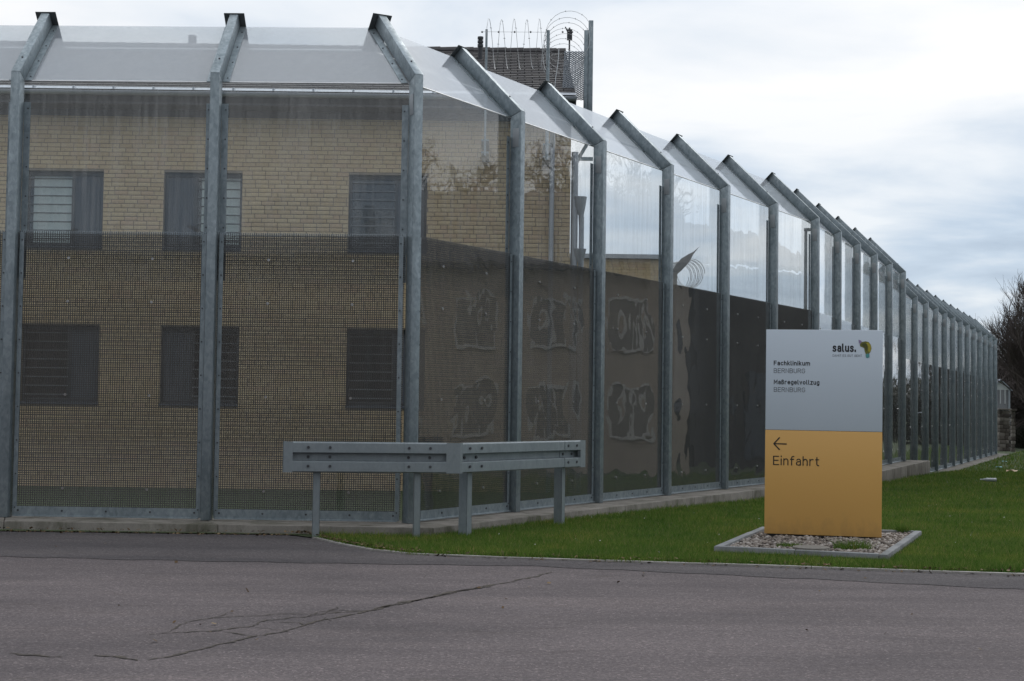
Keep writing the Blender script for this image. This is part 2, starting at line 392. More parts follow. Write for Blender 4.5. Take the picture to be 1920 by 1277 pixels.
SIGN_DARK = m_simple('sign_dark_base', (0.030, 0.030, 0.032), (0.02, 0.02, 0.022), 8, 0.6)
INK = m_simple('sign_black_print', (0.012, 0.013, 0.018), (0.01, 0.011, 0.015), 3, 0.5, rnd=0)
INK_GREY = m_simple('sign_grey_print', (0.075, 0.085, 0.10), (0.07, 0.08, 0.095), 3, 0.5, rnd=0)
INK_BROWN = m_simple('sign_dark_print_on_orange', (0.030, 0.026, 0.022), (0.028, 0.024, 0.02), 3, 0.5, rnd=0)
def m_grass():
    m, t, L, out = mat_new('grass_blade')
    geo = N(t, 'ShaderNodeNewGeometry')
    col = rampc(t, L, geo.outputs['Random Per Island'], [(0.0, (0.050, 0.105, 0.020)), (0.45, (0.095, 0.180, 0.034)), (0.82, (0.160, 0.230, 0.055)), (1.0, (0.27, 0.23, 0.11))])
    big = noise(t, L, coords(t, L), 0.8, 4, 0.6)
    tint = rampc(t, L, big, [(0.33, (0.68, 0.80, 0.8)), (0.55, (1.1, 1.05, 1.0)), (0.72, (1.65, 1.2, 1.2))]); col = mixc(t, L, 0.8, col, tint, 'MULTIPLY')
    df = N(t, 'ShaderNodeBsdfDiffuse'); tl = N(t, 'ShaderNodeBsdfTranslucent'); L.new(col, df.inputs[0]); L.new(col, tl.inputs[0])
    mx = N(t, 'ShaderNodeMixShader'); mx.inputs[0].default_value = 0.35; L.new(df.outputs[0], mx.inputs[1]); L.new(tl.outputs[0], mx.inputs[2])
    L.new(mx.outputs[0], out.inputs[0]); return m
GRASS = m_grass()
LAWN = m_simple('lawn_soil', (0.055, 0.078, 0.030), (0.036, 0.050, 0.022), 3, 0.95, bmp=0.5, rnd=0)
TERRAIN = m_simple('far_ground', (0.06, 0.08, 0.03), (0.045, 0.06, 0.025), 0.2, 0.95, rnd=0)
BARK = m_simple('bark', (0.085, 0.068, 0.058), (0.045, 0.036, 0.032), 10, 0.9)
TWIG = m_simple('brown_twig', (0.105, 0.086, 0.080), (0.062, 0.052, 0.050), 2, 0.9)
EVERGREEN = m_simple('dark_evergreen', (0.060, 0.064, 0.046), (0.038, 0.040, 0.030), 1.0, 0.9)
PEBBLE = m_brick('pale_pebble', [(0.0, (0.09, 0.078, 0.07)), (0.35, (0.19, 0.16, 0.14)), (0.75, (0.28, 0.25, 0.225)), (1.0, (0.44, 0.41, 0.39))])
STONE = m_brick('field_stone', [(0.0, (0.07, 0.06, 0.055)), (0.5, (0.14, 0.125, 0.11)), (1.0, (0.24, 0.22, 0.20))])
HOUSE_TRIM = m_simple('house_window_trim', (0.82, 0.80, 0.77), (0.75, 0.73, 0.70), 3, 0.6)
HOUSE_GLASS = m_simple('pale_house_pane', (0.40, 0.365, 0.33), (0.30, 0.275, 0.25), 1.6, 0.2)  # opaque beige-grey pane colour
PLASTER = m_simple('beige_plaster', (0.62, 0.53, 0.45), (0.57, 0.49, 0.41), 2, 0.9)
WHITE_PAINT = m_simple('white_paint', (0.72, 0.76, 0.8), (0.64, 0.68, 0.72), 3, 0.5)
LEAF = m_brick('dead_leaf', [(0.0, (0.05, 0.032, 0.018)), (0.6, (0.11, 0.07, 0.035)), (1.0, (0.20, 0.15, 0.09))])
DAISY = m_simple('white_petals', (0.75, 0.75, 0.72), (0.65, 0.65, 0.6), 5, 0.8)
BOTTLE = m_simple('clear_plastic', (0.42, 0.46, 0.48), (0.30, 0.34, 0.36), 18, 0.2)
PAPER_MAT = m_simple('crumpled_paper', (0.70, 0.58, 0.46), (0.62, 0.44, 0.30), 9, 0.85)
TEAL_SCRAP = m_simple('teal_scrap', (0.20, 0.42, 0.42), (0.16, 0.35, 0.36), 9, 0.6)

# ------------------------------------------------------------------ ground, road, lawn
PTS_EDGE = [atz(590, 1010), atz(640, 1022), atz(700, 1033), atz(770, 1040.5), atz(850, 1044.5), atz(1100, 1052.5), atz(1500, 1066), atz(1920, 1080)]
ex = [p.x for p in PTS_EDGE]; ey = [p.y for p in PTS_EDGE]
slope_r = (ey[-1]-ey[-3])/(ex[-1]-ex[-3])
def edge_y(x):
    x = np.asarray(x, float)
    y = np.interp(x, ex, ey)
    y = np.where(x > ex[-1], ey[-1] + slope_r*(x-ex[-1]), y)
    return np.where(x < ex[0]-0.35, 17.3, np.where(x < ex[0], np.interp(x, [ex[0]-0.35, ex[0]], [17.3, ey[0]]), y))
def ground_h(y): return np.interp(y, [0, 20, 40, 50, 66, 120], [0, 0, -0.24, -0.47, -0.47, -0.6])

def grid_sheet(name, xs, y0, y1, rows, power, z, mat):
    t = np.linspace(0, 1, rows)**power
    X = np.repeat(xs[:, None], rows, 1); Y = y0[:, None] + (y1-y0)[:, None]*t[None, :]
    V = np.stack([X, Y, z(X, Y)], -1).reshape(-1, 3)
    i, j = np.meshgrid(np.arange(len(xs)-1), np.arange(rows-1), indexing='ij'); a = (i*rows+j).ravel()
    return npmesh(name, V, np.stack([a, a+rows, a+rows+1, a+1], 1), mat)
xs = np.unique(np.concatenate([np.linspace(-60, -3, 20), np.linspace(-3, 6, 60), np.linspace(6, 90, 40), ex]))
lo = edge_y(xs)
lawn = link('lawn', grid_sheet('lawn', xs, lo, np.full_like(xs, 150.0), 60, 2.0, lambda X, Y: ground_h(Y)+0.012, LAWN)); tag(lawn, kind='structure')
road = link('asphalt_yard', grid_sheet('asphalt_yard', xs, np.full_like(xs, -40.0), lo, 30, 1.0, lambda X, Y: 0*X, ASPHALT)); tag(road, kind='structure')
g = MB(); n = 48
g.v = [(0, 0, -0.75)] + [(900*math.cos(2*PI*k/n), 900*math.sin(2*PI*k/n), -0.75) for k in range(n)]
g.f = [(0, 1+k, 1+(k+1) % n) for k in range(n)]
tag(link('ground', g.mesh('ground', TERRAIN)), kind='structure')
# concrete edging between asphalt and lawn, in lengths
edg = empty('lawn_edging', (ex[0], ey[0], 0), 'thin pale concrete edging strip between asphalt and lawn', 'edging')
edg['kind'] = 'structure'
xx = np.concatenate([np.linspace(ex[0], ex[3], 4), np.arange(ex[3]+1.0, 14, 1.0)])
for a, b in zip(xx, xx[1:]):
    ya, yb = float(edge_y(a)), float(edge_y(b)); d = Vector((b-a, yb-ya, 0)); ln = d.length; d.normalize(); nn = Vector((-d.y, d.x, 0))
    p = Vector((a, ya, 0)) - edg.location
    q = [p + d*0.004 - nn*0.03, p + d*(ln-0.004) - nn*0.03, p + d*(ln-0.004) + nn*0.035, p + d*0.004 + nn*0.035]
    part('edging_stone', MB().slab([v+Vector((0, 0, -0.08)) for v in q], (0, 0, 0.08+0.022+random.uniform(-.003, .004))).mesh('edging_stone', EDGING), edg)
# darker strip of newer asphalt along the edge
low = [(-250, 1038), (0, 1044), (300, 1051), (640, 1057), (1000, 1062), (1450, 1083), (1920, 1106), (2100, 1115)]
lp = [atz(*p) for p in low]
xs2 = np.linspace(lp[0].x, lp[-1].x, 90); yl = np.interp(xs2, [p.x for p in lp], [p.y for p in lp]) + 0.03*np.sin(xs2*7)+rng.normal(0, 0.012, 90); yh = edge_y(xs2)-0.028
strip = link('asphalt_strip', grid_sheet('asphalt_strip', xs2, yl, yh, 4, 1.0, lambda X, Y: 0*X+0.004, ASPHALT_DARK)); tag(strip, kind='structure')

# cracks in the asphalt
def crack(pix, w0, name='crack'):
    pts = [atz(*p, 0.004) for p in pix]; P = []
    for a, b in zip(pts, pts[1:]):
        k = max(2, int((b-a).length/0.035))
        for i in range(k): P.append(a.lerp(b, i/k))
    P.append(pts[-1]); mb = MB(); m_ = len(P)
    off = 0.0; o = []
    for i in range(m_):
        off = off*0.8 + random.gauss(0, 0.011); d = (P[min(i+1, m_-1)]-P[max(i-1, 0)]).normalized(); nn = Vector((-d.y, d.x, 0))
        e = min(1, i/4, (m_-1-i)/4)*0.8+0.2; w = w0*e*random.uniform(0.25, 1.35)
        c = P[i]+nn*off; o.append((c-nn*w/2, c+nn*w/2))
    for a, b in o: mb.v += [tuple(a), tuple(b)]
    mb.f = [(2*i, 2*i+2, 2*i+3, 2*i+1) for i in range(m_-1)]
    return part(name, mb.mesh('crack', CRACK), road)
crack([(275, 1237), (400, 1210), (520, 1185), (600, 1165), (700, 1144), (800, 1121), (880, 1105), (950, 1092), (1040, 1072)], 0.03)
crack([(700, 1144), (800, 1121), (880, 1105), (930, 1096)], 0.05)
crack([(265, 1190), (330, 1185), (410, 1182), (470, 1173), (510, 1164), (570, 1157), (620, 1150), (700, 1145)], 0.022)
crack([(315, 1185), (345, 1166), (400, 1158), (470, 1155), (540, 1150), (585, 1151)], 0.016)
crack([(405, 1158), (440, 1147)], 0.012)
crack([(410, 1183), (470, 1192), (478, 1194)], 0.016)
crack([(475, 1173), (520, 1182), (535, 1185)], 0.014)
crack([(500, 1165), (560, 1166), (583, 1174)], 0.016)
crack([(580, 1155), (600, 1147), (640, 1144), (710, 1146)], 0.014)
crack([(590, 1152), (625, 1143), (640, 1137)], 0.016)
crack([(610, 1156), (622, 1164)], 0.013)
crack([(175, 1228), (215, 1232), (258, 1238)], 0.05)
crack([(20, 1224), (60, 1227), (115, 1232)], 0.04)
crack([(0, 1030), (120, 1034), (230, 1036), (370, 1040), (520, 1042), (700, 1047)], 0.006)

# ------------------------------------------------------------------ fence
DB = 2.5; PW, PD = 0.115, 0.175
ZB, ZK = 0.11, 5.65
H = ZK - ZB
CX, CYY = -1.23371, 17.96988
AF, AR, AR2 = R(-1.42977), PI/2 - R(30.67086), PI/2 - R(23.2)      # headings of the three straight runs (from +X)
ARM = 1.42; s_ = math.sqrt(0.5)
LOWTOP = 3.56; UPBOT = 2.95
def rz(a): return Vector((math.cos(a), math.sin(a), 0))
corner = Vector((CX, CYY, ZB))
def pos_front(k): return corner + rz(AF)*(DB*k)
P6 = corner + rz(AR)*(DB*6)
def pos_right(k): return corner + rz(AR)*(DB*k) if k <= 6 else P6 + rz(AR2)*(2.53*(k-6))

# meshes shared by all posts (local: x along the fence, y inwards, z up)
dk = PD*(math.sqrt(2)-1)
def post_meshes(hs=1.0):              # hs stretches the inward run of the arm (corner posts)
    a = MB().prism_x([(-PD/2, 0), (PD/2, 0), (PD/2, H-dk), (-PD/2, H)], -PW/2, PW/2)
    post = a.mesh('post', GALV, bevel=0.008)
    L = ARM*s_
    arm = MB().prism_x([(-PD/2, H+0.002), (PD/2, H-dk+0.002), (PD/2+(L-PD*(s_-0.5+0.5)+PD/1.0*0.0)*hs, H-dk+L-PD*s_+dk), (-PD/2+L*hs, H+L)], -PW/2, PW/2)
    # simple exact arm: outer edge and inner edge parallel, cut square at the tip
    o0 = Vector((-PD/2, H+0.002)); i0 = Vector((PD/2, H-dk+0.002)); d = Vector((s_*hs, s_)).normalized(); ln = ARM*math.sqrt((hs*hs+1)/2)
    nrm = Vector((d.y, -d.x)); o1 = o0 + d*ln; wid = (i0-o0).dot(nrm); i1 = o1 + nrm*wid
    arm = MB().prism_x([tuple(o0), tuple(i0), tuple(i1), tuple(o1)], -PW/2, PW/2).mesh('arm', GALV, bevel=0.008)
    c0 = o1 + d*0.001 - nrm*0.012; c1 = o1 + d*0.001 + nrm*0.54; th = d*0.009
    cap = MB().prism_x([tuple(c0), tuple(c1), tuple(c1+th), tuple(c0+th)], -0.135, 0.135).mesh('cap_plate', GALV_DARK, bevel=0.002)
    bo = MB()
    q = o0 + d*0.32
    for x in (-0.0,):
        bo.disc((x, q.x, q.y), (0, -nrm.x, -nrm.y), 0.012, 0.012)
    bolt = bo.mesh('bolt', BOLT)
    tg = MB().box(-PW/2-0.006, -PW/2-0.001, -0.052, 0.045, H-0.50, H-0.24).mesh('tag_plate', TAGPLATE, bevel=0.002)
    return post, arm, cap, bolt, tg
PM = post_meshes(); PMC = post_meshes(1.0/math.cos(R(30.4)))
def add_post(par, p, ang, meshes=PM, tagp=False):
    o = part('post', meshes[0], par, p - par.location, ang)
    part('arm', meshes[1], o); part('cap_plate', meshes[2], o); part('bolt', meshes[3], o)
    if tagp: part('tag_plate', meshes[4], o)
    return o

def bay_meshes(D=DB, e0=0.0, e1=0.0, t0=0.0, t1=0.0, low=None):
    """one bay between two posts. e = extra clearance at each end, t = tangent of half the bend there (panes shorten inwards)"""
    M = {}
    yl = PD/2 - 0.07                   # plane of the lower sheet
    a, b = PW/2+0.006+e0, D-PW/2-0.006-e1
    P = 0.0275; w = 0.0086; mb = MB()
    nx = int((b-a-0.02)/P); nz = int((LOWTOP-0.10)/P)
    for i in range(nx+1):
        x = a+0.01+i*P; mb.box(x-w/2, x+w/2, yl+0.012, yl+0.020, 0.06, LOWTOP-0.004)
    for j in range(nz+1):
        z = 0.08+j*P; mb.box(a, b, yl+0.0205, yl+0.0265, z-w/2, z+w/2)
    M['mesh'] = mb.mesh('wire_mesh', WIRE)
    M['sheet'] = MB().box(a, b, yl, yl+0.008, 0.05, LOWTOP).mesh('acrylic_sheet', low or PANE_LOW)
    rb = MB().prism_x([(yl-0.012, 0.012), (yl-0.004, 0.02), (yl-0.004, 0.135), (yl-0.012, 0.135), (yl-0.012, 0.03), (yl-0.05, 0.022), (yl-0.05, 0.012)], a+0.04, b-0.04)
    M['rail'] = rb.mesh('bottom_rail', GALV)
    bo = MB()
    for i in range(5):
        bo.disc((a+0.09+(b-a-0.18)*i/4, yl-0.012, 0.085), (0, -1, 0), 0.013, 0.008, 7)
    M['railbolt'] = bo.mesh('bolt', BOLT)
    bo = MB()
    for fx in (0.70, 1.75):
        for z in (0.36, 1.52, 2.68, 3.22):
            bo.disc((fx, yl, z), (0, -1, 0), 0.017, 0.010, 8)
    M['fix'] = bo.mesh('bolt', STAINLESS, smooth='auto')
    st = MB(); bo = MB()
    M['clampL'] = []
    for sx, x in ((1, a), (-1, b)):
        x0, x1 = sorted((x+sx*0.018, x+sx*0.072))
        c = MB().box(x0, x1, yl-0.009, yl-0.002, 0.02, LOWTOP-0.02)
        xa, xb = sorted((x+sx*0.018, x+sx*0.024)); c.box(xa, xb, yl-0.002, PD/2-0.012, 0.02, LOWTOP-0.02)
        M['clampL'].append(c.mesh('clamp_angle', GALV))
        for k in range(9): bo.disc(((x0+x1)/2+0.004*sx, yl-0.009, 0.12+k*0.415), (0, -1, 0), 0.010, 0.007, 7)
    M['clampbolt'] = bo.mesh('bolt', BOLT)
    # upper vertical pane
    yu = PD/2
    ua, ub = 0.008+t0*0.1+e0*0.3, D-0.008-t1*0.1-e1*0.3
    M['upper'] = MB().box(ua, ub, yu+0.009, yu+0.017, UPBOT, H-dk-0.012).mesh('upper_pane', PANE)
    M['clampU'] = []; bo = MB()
    for sx, x in ((1, PW/2+e0*0.9), (-1, D-PW/2-e1*0.9)):
        x0, x1 = sorted((x, x+sx*0.082)); c = MB().box(x0, x1, yu+0.001, yu+0.008, LOWTOP-0.6, H-dk-0.28)
        M['clampU'].append(c.mesh('clamp_strip', GALV))
        for k in range(6): bo.disc(((x0+x1)/2+0.01*sx, yu+0.001, H-dk-0.36-k*0.37), (0, -1, 0), 0.010, 0.007, 7)
    M['upbolt'] = bo.mesh('bolt', BOLT)
    # slanted pane: in the plane of the arms' inner faces
    d = Vector((0, s_, s_)); nn = Vector((0, s_, -s_)); i0 = Vector((0, PD/2, H-dk))
    def P3(x0, x1, along, out):        # a pair of points at distance along the arm
        c = i0 + d*along + nn*out; return c, x0 + t0*c.y, x1 - t1*c.y
    def slabs(a0, a1, o, th, x0, x1, mat, nm):
        c, l, r = P3(x0, x1, a0, o); c2, l2, r2 = P3(x0, x1, a1, o)
        return MB().slab([c+Vector((l, 0, 0)), c+Vector((r, 0, 0)), c2+Vector((r2, 0, 0)), c2+Vector((l2, 0, 0))], nn*th).mesh(nm, mat)
    inl = ARM - dk
    M['slant'] = slabs(0.02, inl-0.002, 0.009, 0.010, 0.008, D-0.008, PANE_SLANT, 'slanted_pane')
    M['lip'] = slabs(0.0, 0.018, 0.009, 0.012, 0.008, D-0.008, PANE_EDGE, 'pane_lip')  # pale colour paints the pane edge catching light
    M['clampS'] = []; bo = MB()
    for sx, x in ((1, PW/2), (-1, D-PW/2)):
        t = t0 if sx > 0 else -t1
        x0, x1 = sorted((x, x+sx*0.085))
        if sx > 0: M['clampS'].append(slabs(0.0, inl-0.01, 0.001, 0.007, x0, x1+0*t, GALV, 'clamp_strip') if t0 == 0 and t1 == 0 else None)
        else: M['clampS'].append(slabs(0.0, inl-0.01, 0.001, 0.007, x0, x1, GALV, 'clamp_strip') if t0 == 0 and t1 == 0 else None)
        if M['clampS'][-1] is None:
            tt = t0 if sx > 0 else t1
            c, c2 = i0 + nn*0.001, i0 + d*(inl-0.01) + nn*0.001
            sh = sx*tt
            q = [c+Vector((x0+sh*c.y, 0, 0)), c+Vector((x1+sh*c.y, 0, 0)), c2+Vector((x1+sh*c2.y, 0, 0)), c2+Vector((x0+sh*c2.y, 0, 0))]
            M['clampS'][-1] = MB().slab(q, nn*0.007).mesh('clamp_strip', GALV)
        for k in range(4):
            c = i0 + d*(0.08+k*0.37) - nn*0.0
            bo.disc(c + Vector(((x0+x1)/2+0.01*sx + (sx*(t0 if sx > 0 else t1))*c.y, 0, 0)) + nn*0.001, -nn, 0.010, 0.007, 7)
    M['slbolt'] = bo.mesh('bolt', BOLT)
    # folded-in top pane hanging from the cap plates, and its pale lower lip
    tip = i0 + d*(inl+0.0)
    def fold(a0, a1, o, th, mat, nm):
        c = tip + nn*a0 - d*o; c2 = tip + nn*a1 - d*o
        f = lambda q, x, t: q + Vector((x + t*q.y, 0, 0))
        return MB().slab([f(c, 0.008, t0), f(c, D-0.008, -t1), f(c2, D-0.008, -t1), f(c2, 0.008, t0)], -d*th).mesh(nm, mat)
    M['fold'] = fold(0.02, 0.335, 0.003, 0.008, PANE, 'fold_pane')
    M['foldlip'] = fold(0.335, 0.36, 0.003, 0.03, PANE_EDGE, 'pane_lip')
    return M
BAY = bay_meshes(); BAY_FR = bay_meshes(low=PANE_FLAT)
BAY_CF = bay_meshes(DB, 0, 0.045, 0, math.tan(R(30.4)), PANE_FLAT)
BAY_CR = bay_meshes(DB, 0.045, 0, math.tan(R(30.4)), 0)
BAY6A = bay_meshes(DB, 0, 0, 0, math.tan(R(3.7)))
BAY6B = bay_meshes(2.53, 0, 0, math.tan(R(3.7)), 0)
BAYF = bay_meshes(2.53)
def add_bay(par, p, ang, M):
    loc = p - par.location
    o = part('mesh_panel', M['mesh'], par, loc, ang)
    part('acrylic_sheet', M['sheet'], o); part('bottom_rail', M['rail'], o); part('bolt', M['railbolt'], o); part('bolt', M['fix'], o)
    for c in M['clampL']: part('clamp_angle', c, o)
    part('bolt', M['clampbolt'], o)
    o = part('upper_pane', M['upper'], par, loc, ang)
    for c in M['clampU']: part('clamp_strip', c, o)
    part('bolt', M['upbolt'], o)
    o = part('slanted_pane', M['slant'], par, loc, ang)
    part('pane_lip', M['lip'], o)
    for c in M['clampS']: part('clamp_strip', c, o)
    part('bolt', M['slbolt'], o)
    o = part('fold_pane', M['fold'], par, loc, ang); part('pane_lip', M['foldlip'], o)

fence = empty('security_fence', corner, 'tall galvanised fence with bent-in posts, clear panes and wire mesh round the compound corner', 'fence')
for k in (-3, -2, -1): add_post(fence, pos_front(k), AF); add_bay(fence, pos_front(k), AF, BAY_CF if k == -1 else BAY_FR)
add_post(fence, corner, (AF+AR)/2, PMC, True)
for k in range(0, 11):
    p = pos_right(k); ang = AR if k < 6 else AR2
    if k > 0: add_post(fence, p, (AR+AR2)/2 if k == 6 else ang, PM, True)
    add_bay(fence, p, ang, BAY_CR if k == 0 else BAY6A if k == 5 else BAY6B if k == 6 else BAY if k < 6 else BAYF)
add_post(fence, pos_right(11), AR2, PM, True)
DROP = Vector((0, 0, -0.55))
fence2 = empty('security_fence', pos_right(12)+DROP, 'lower continuation of the tall steel fence running off towards the bare trees', 'fence')
for k in range(11, 23): 
    if k > 11: add_post(fence2, pos_right(k)+DROP, AR2, PM, True)
    add_bay(fence2, pos_right(k)+DROP, AR2, BAYF)
add_post(fence2, pos_right(23)+DROP, AR2, PM, True)

# concrete plinth under the fence, cast in lengths
def plinth(name, line, off_out, off_in, ztop, zbot, label, seg=2.5):
    """line: list of points; outward is to the right of the heading"""
    o = empty(name, line[0], label, 'plinth')
    n_ = len(line); outs, ins = [], []
    for i, p in enumerate(line):
        d0 = (line[i]-line[i-1]).normalized() if i else None; d1 = (line[i+1]-line[i]).normalized() if i < n_-1 else None
        if d0 is None: d0 = d1
        if d1 is None: d1 = d0
        r0 = Vector((d0.y, -d0.x, 0)); r1 = Vector((d1.y, -d1.x, 0)); b = (r0+r1).normalized(); k = 1/b.dot(r0)
        outs.append(p + b*off_out*k); ins.append(p - b*off_in*k)
    for i in range(n_-1):
        ln = (outs[i+1]-outs[i]).length; m_ = max(1, round(ln/seg))
        for j in range(m_):
            g0 = 0.003/ln if j else 0; a, b = j/m_ + g0, (j+1)/m_ - (0.003/ln if j < m_-1 else 0)
            q = [outs[i].lerp(outs[i+1], a), outs[i].lerp(outs[i+1], b), ins[i].lerp(ins[i+1], b), ins[i].lerp(ins[i+1], a)]
            q = [Vector((v.x, v.y, zbot)) - o.location for v in q]
            part('plinth_block', MB().slab(q, (0, 0, ztop-zbot)).mesh('plinth_block', CONCRETE, bevel=0.012), o)
    return o
plinth('concrete_plinth', [Vector((p.x, p.y, 0)) for p in (pos_front(-5), corner, P6, pos_right(11.55))], 0.60, 0.35, ZB-0.002, -0.6,
       'concrete plinth carrying the near run of the steel fence')
plinth('concrete_plinth', [Vector((p.x, p.y, -0.5)) for p in (pos_right(11.6), pos_right(23.3), pos_right(23.3)+Vector((-3, 6, 0)))], 0.60, 0.35, ZB-0.55-0.002, -1.2,
       'low concrete plinth under the far lower fence, ending at the lawn corner')

# ------------------------------------------------------------------ brick building behind the fence
BY = 28.0; BX0, BX1 = -13.0, 1.09; BZ0, BZ1 = -0.30, 7.35
bld = empty('brick_building', ((BX0+BX1)/2, BY, BZ0), 'two-storey yellow brick building with barred windows behind the fence', 'building')
wins = []
for x0 in (-9.44, -6.76, -3.19): 
    wins.append((x0, x0+1.51, 2.925+CAM_H, 4.43+CAM_H)); wins.append((x0+0.01, x0+1.51, -0.075+CAM_H, 1.442+CAM_H))
wins.append((-12.12, -10.61, 2.925+CAM_H, 4.43+CAM_H)); wins.append((-12.11, -10.61, -0.075+CAM_H, 1.442+CAM_H))
bo_ = bld.location
def rel(x, y, z): return (x-bo_.x, y-bo_.y, z-bo_.z)
def wall_backing():
    mb = MB(); xs_ = sorted({BX0, BX1} | {w[0] for w in wins} | {w[1] for w in wins}); zs_ = sorted({BZ0, BZ1} | {w[2] for w in wins} | {w[3] for w in wins})
    for a, b in zip(xs_, xs_[1:]):
        for c, d in zip(zs_, zs_[1:]):
            mx_, mz_ = (a+b)/2, (c+d)/2
            if any(w[0] < mx_ < w[1] and w[2] < mz_ < w[3] for w in wins): continue
            x0, y0, z0 = rel(a, BY+0.009, c); x1, y1, z1 = rel(b, BY+0.36, d); mb.box(x0, x1, y0, y1, z0, z1)
    return mb.mesh('wall', MORTAR)
wall = part('wall', wall_backing(), bld)
BL, BH, BJ, CH = 0.240, 0.071, 0.012, 0.0833
full_brick = MB().box(0, BL, 0, 0.03, 0, BH).mesh('brick', BRICK, bevel=0.0015)
stuffb = MB(); singles = []
nc = int((BZ1-BZ0)/CH)
for j in range(nc):
    z = BZ0 + 0.006 + j*CH; x = BX0 + (-0.126 if j % 2 else 0.0) + (0.063 if j % 4 >= 2 else 0) - 0.06
    while x < BX1:
        L_ = BL if random.random() > 0.12 else 0.115
        segs = [(max(x, BX0), min(x+L_, BX1))]
        for w in wins:
            if w[2]-0.01 < z + BH/2 < w[3]+0.004:
                ns = []
                for a, b in segs:
                    if b <= w[0] or a >= w[1]: ns.append((a, b))
                    else:
                        if a < w[0]-0.02: ns.append((a, w[0]-0.004))
                        if b > w[1]+0.02: ns.append((w[1]+0.004, b))
                segs = ns
        for a, b in segs:
            if b-a < 0.02: continue
            pr = random.uniform(0, 0.004)
            if len(singles) < 300 and b-a > BL-0.001 and 4.55 < z < 6.2 and ((a > -7.85 and b < -6.80) or (a > -5.2 and b < -3.25) or (a > -1.55 and b < 0.6)):
                singles.append((a, z, pr))
            else:
                q = rel(a, BY-pr, z); r_ = rel(b, BY+0.03, z+BH); stuffb.box(q[0], r_[0], q[1], r_[1], q[2], r_[2])
        x += L_ + BJ
part('brickwork', stuffb.mesh('brickwork', BRICK), wall, kind='stuff')
for a, z, pr in singles: part('brick', full_brick, wall, rel(a, BY-pr, z))

def window(w, grille_left, sky_glare):
    x0, x1, z0, z1 = w; wd = x1-x0; ht = z1-z0
    fr = MB(); yb = 0.10
    def bx(a, b, y0, y1, c, d, mb): mb.box(a, b, y0, y1, c, d)
    f = 0.055; split = 0.60*wd if grille_left else 0.40*wd
    bx(0, f, yb, yb+0.07, 0.06, ht, fr); bx(wd-f, wd, yb, yb+0.07, 0.06, ht, fr); bx(f, wd-f, yb, yb+0.07, ht-f-0.03, ht, fr); bx(f, wd-f, yb, yb+0.07, 0.06, 0.06+f, fr)
    bx(split-0.03, split+0.03, yb-0.004, yb+0.07, 0.06+f, ht-f-0.03, fr)
    # reveal behind the frame closes the opening
    
    o = part('window', fr.mesh('window', WIN_FRAME, bevel=0.003), bld, rel(x0, BY, z0))
    ga, gb = (f, split-0.03) if grille_left else (split+0.03, wd-f)
    sa, sb = (split+0.03, wd-f) if grille_left else (f, split-0.03)
    part('pane', MB().box(ga, gb, yb+0.03, yb+0.036, 0.06+f, ht-f-0.03).mesh('pane', GLASS), o)
    sh = MB(); 
    k = 16
    for i in range(k):
        a = sa + (sb-sa)*i/k; b = sa + (sb-sa)*(i+1)/k; sh.box(a, b, yb+0.012+(0.006 if i % 2 else 0), yb+0.03, 0.06+f, ht-f-0.03)
    part('vent_panel', sh.mesh('vent_panel', WIN_SHEET), o)
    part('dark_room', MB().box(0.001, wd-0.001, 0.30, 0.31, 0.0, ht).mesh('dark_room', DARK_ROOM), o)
    if sky_glare: part('sky_glare', MB().box(ga+0.06, gb-0.01, yb+0.08, yb+0.086, 0.10, ht-0.06).mesh('sky_glare', SKY_GLARE), o)  # pale sheet standing in for sky mirrored in the glass
    part('sill', MB().prism_x([(-0.03, 0.0), (yb-0.001, 0.0), (yb-0.001, 0.055), (-0.03, 0.03)], 0.0, wd).mesh('sill', WIN_SHEET), o)
    for i in range(8):
        zz = 0.06+f+0.06 + i*(ht-0.06-2*f-0.13)/7.2
        part('bar', MB().box(ga-0.02, gb+0.02, yb-0.035, yb-0.02, zz, zz+0.022).mesh('bar', WIN_FRAME if sky_glare else BAR_STEEL), o)
for i, w in enumerate(wins): window(w, i not in (2, 3), i in (0, 2, 6))
# roof
RYE, RZE = 27.45, 7.42; RYR, RZR = 33.5, aty(600, 93, 33.5).z
RX0, RX1 = -16.0, 1.16
rd = Vector((0, RYR-RYE, RZR-RZE)); rlen = rd.length; rd.normalize(); rn = Vector((0, -rd.z, rd.y))
rf = MB(); q = [Vector((RX0, RYE, RZE)), Vector((RX1, RYE, RZE)), Vector((RX1, RYR, RZR)), Vector((RX0, RYR, RZR))]
rf.slab([v - bo_ - rn*0.02 for v in q], -rn*0.16)
q2 = [Vector((RX0, RYR, RZR)), Vector((RX1, RYR, RZR)), Vector((RX1, 2*RYR-RYE, RZE)), Vector((RX0, 2*RYR-RYE, RZE))]
rf.slab([v - bo_ - Vector((0, 0, 0.02)) for v in q2], (0, 0, -0.16))
roof = part('roof', rf.mesh('roof', DARK_METAL), bld)
tl = MB(); crs = int(rlen/0.245)
for j in range(crs):
    a0 = j*0.245; a1 = a0+0.30; x = RX0 + (0.15 if j % 2 else 0)
    while x < RX1-0.02:
        x1 = min(x+0.284, RX1); lift = random.uniform(0, 0.002)
        b0 = Vector((x, RYE, RZE)) - bo_ + rd*a0 + rn*(0.030+lift); b1 = Vector((x, RYE, RZE)) - bo_ + rd*min(a1, rlen) + rn*(0.004+lift); dx_ = Vector((x1-x, 0, 0))
        tl.slab([b0, b0+dx_, b1+dx_, b1], -rn*0.022); x += 0.30
part('roof_tile', tl.mesh('roof_tile', TILE), roof, kind='stuff')
rc = MB()
x = RX0
while x < RX1:
    rc.tube([Vector((x, RYR, RZR+0.01))-bo_, Vector((min(x+0.39, RX1), RYR, RZR+0.025))-bo_], 0.09, 8); x += 0.385
part('ridge_cap', rc.mesh('ridge_cap', TILE), roof)
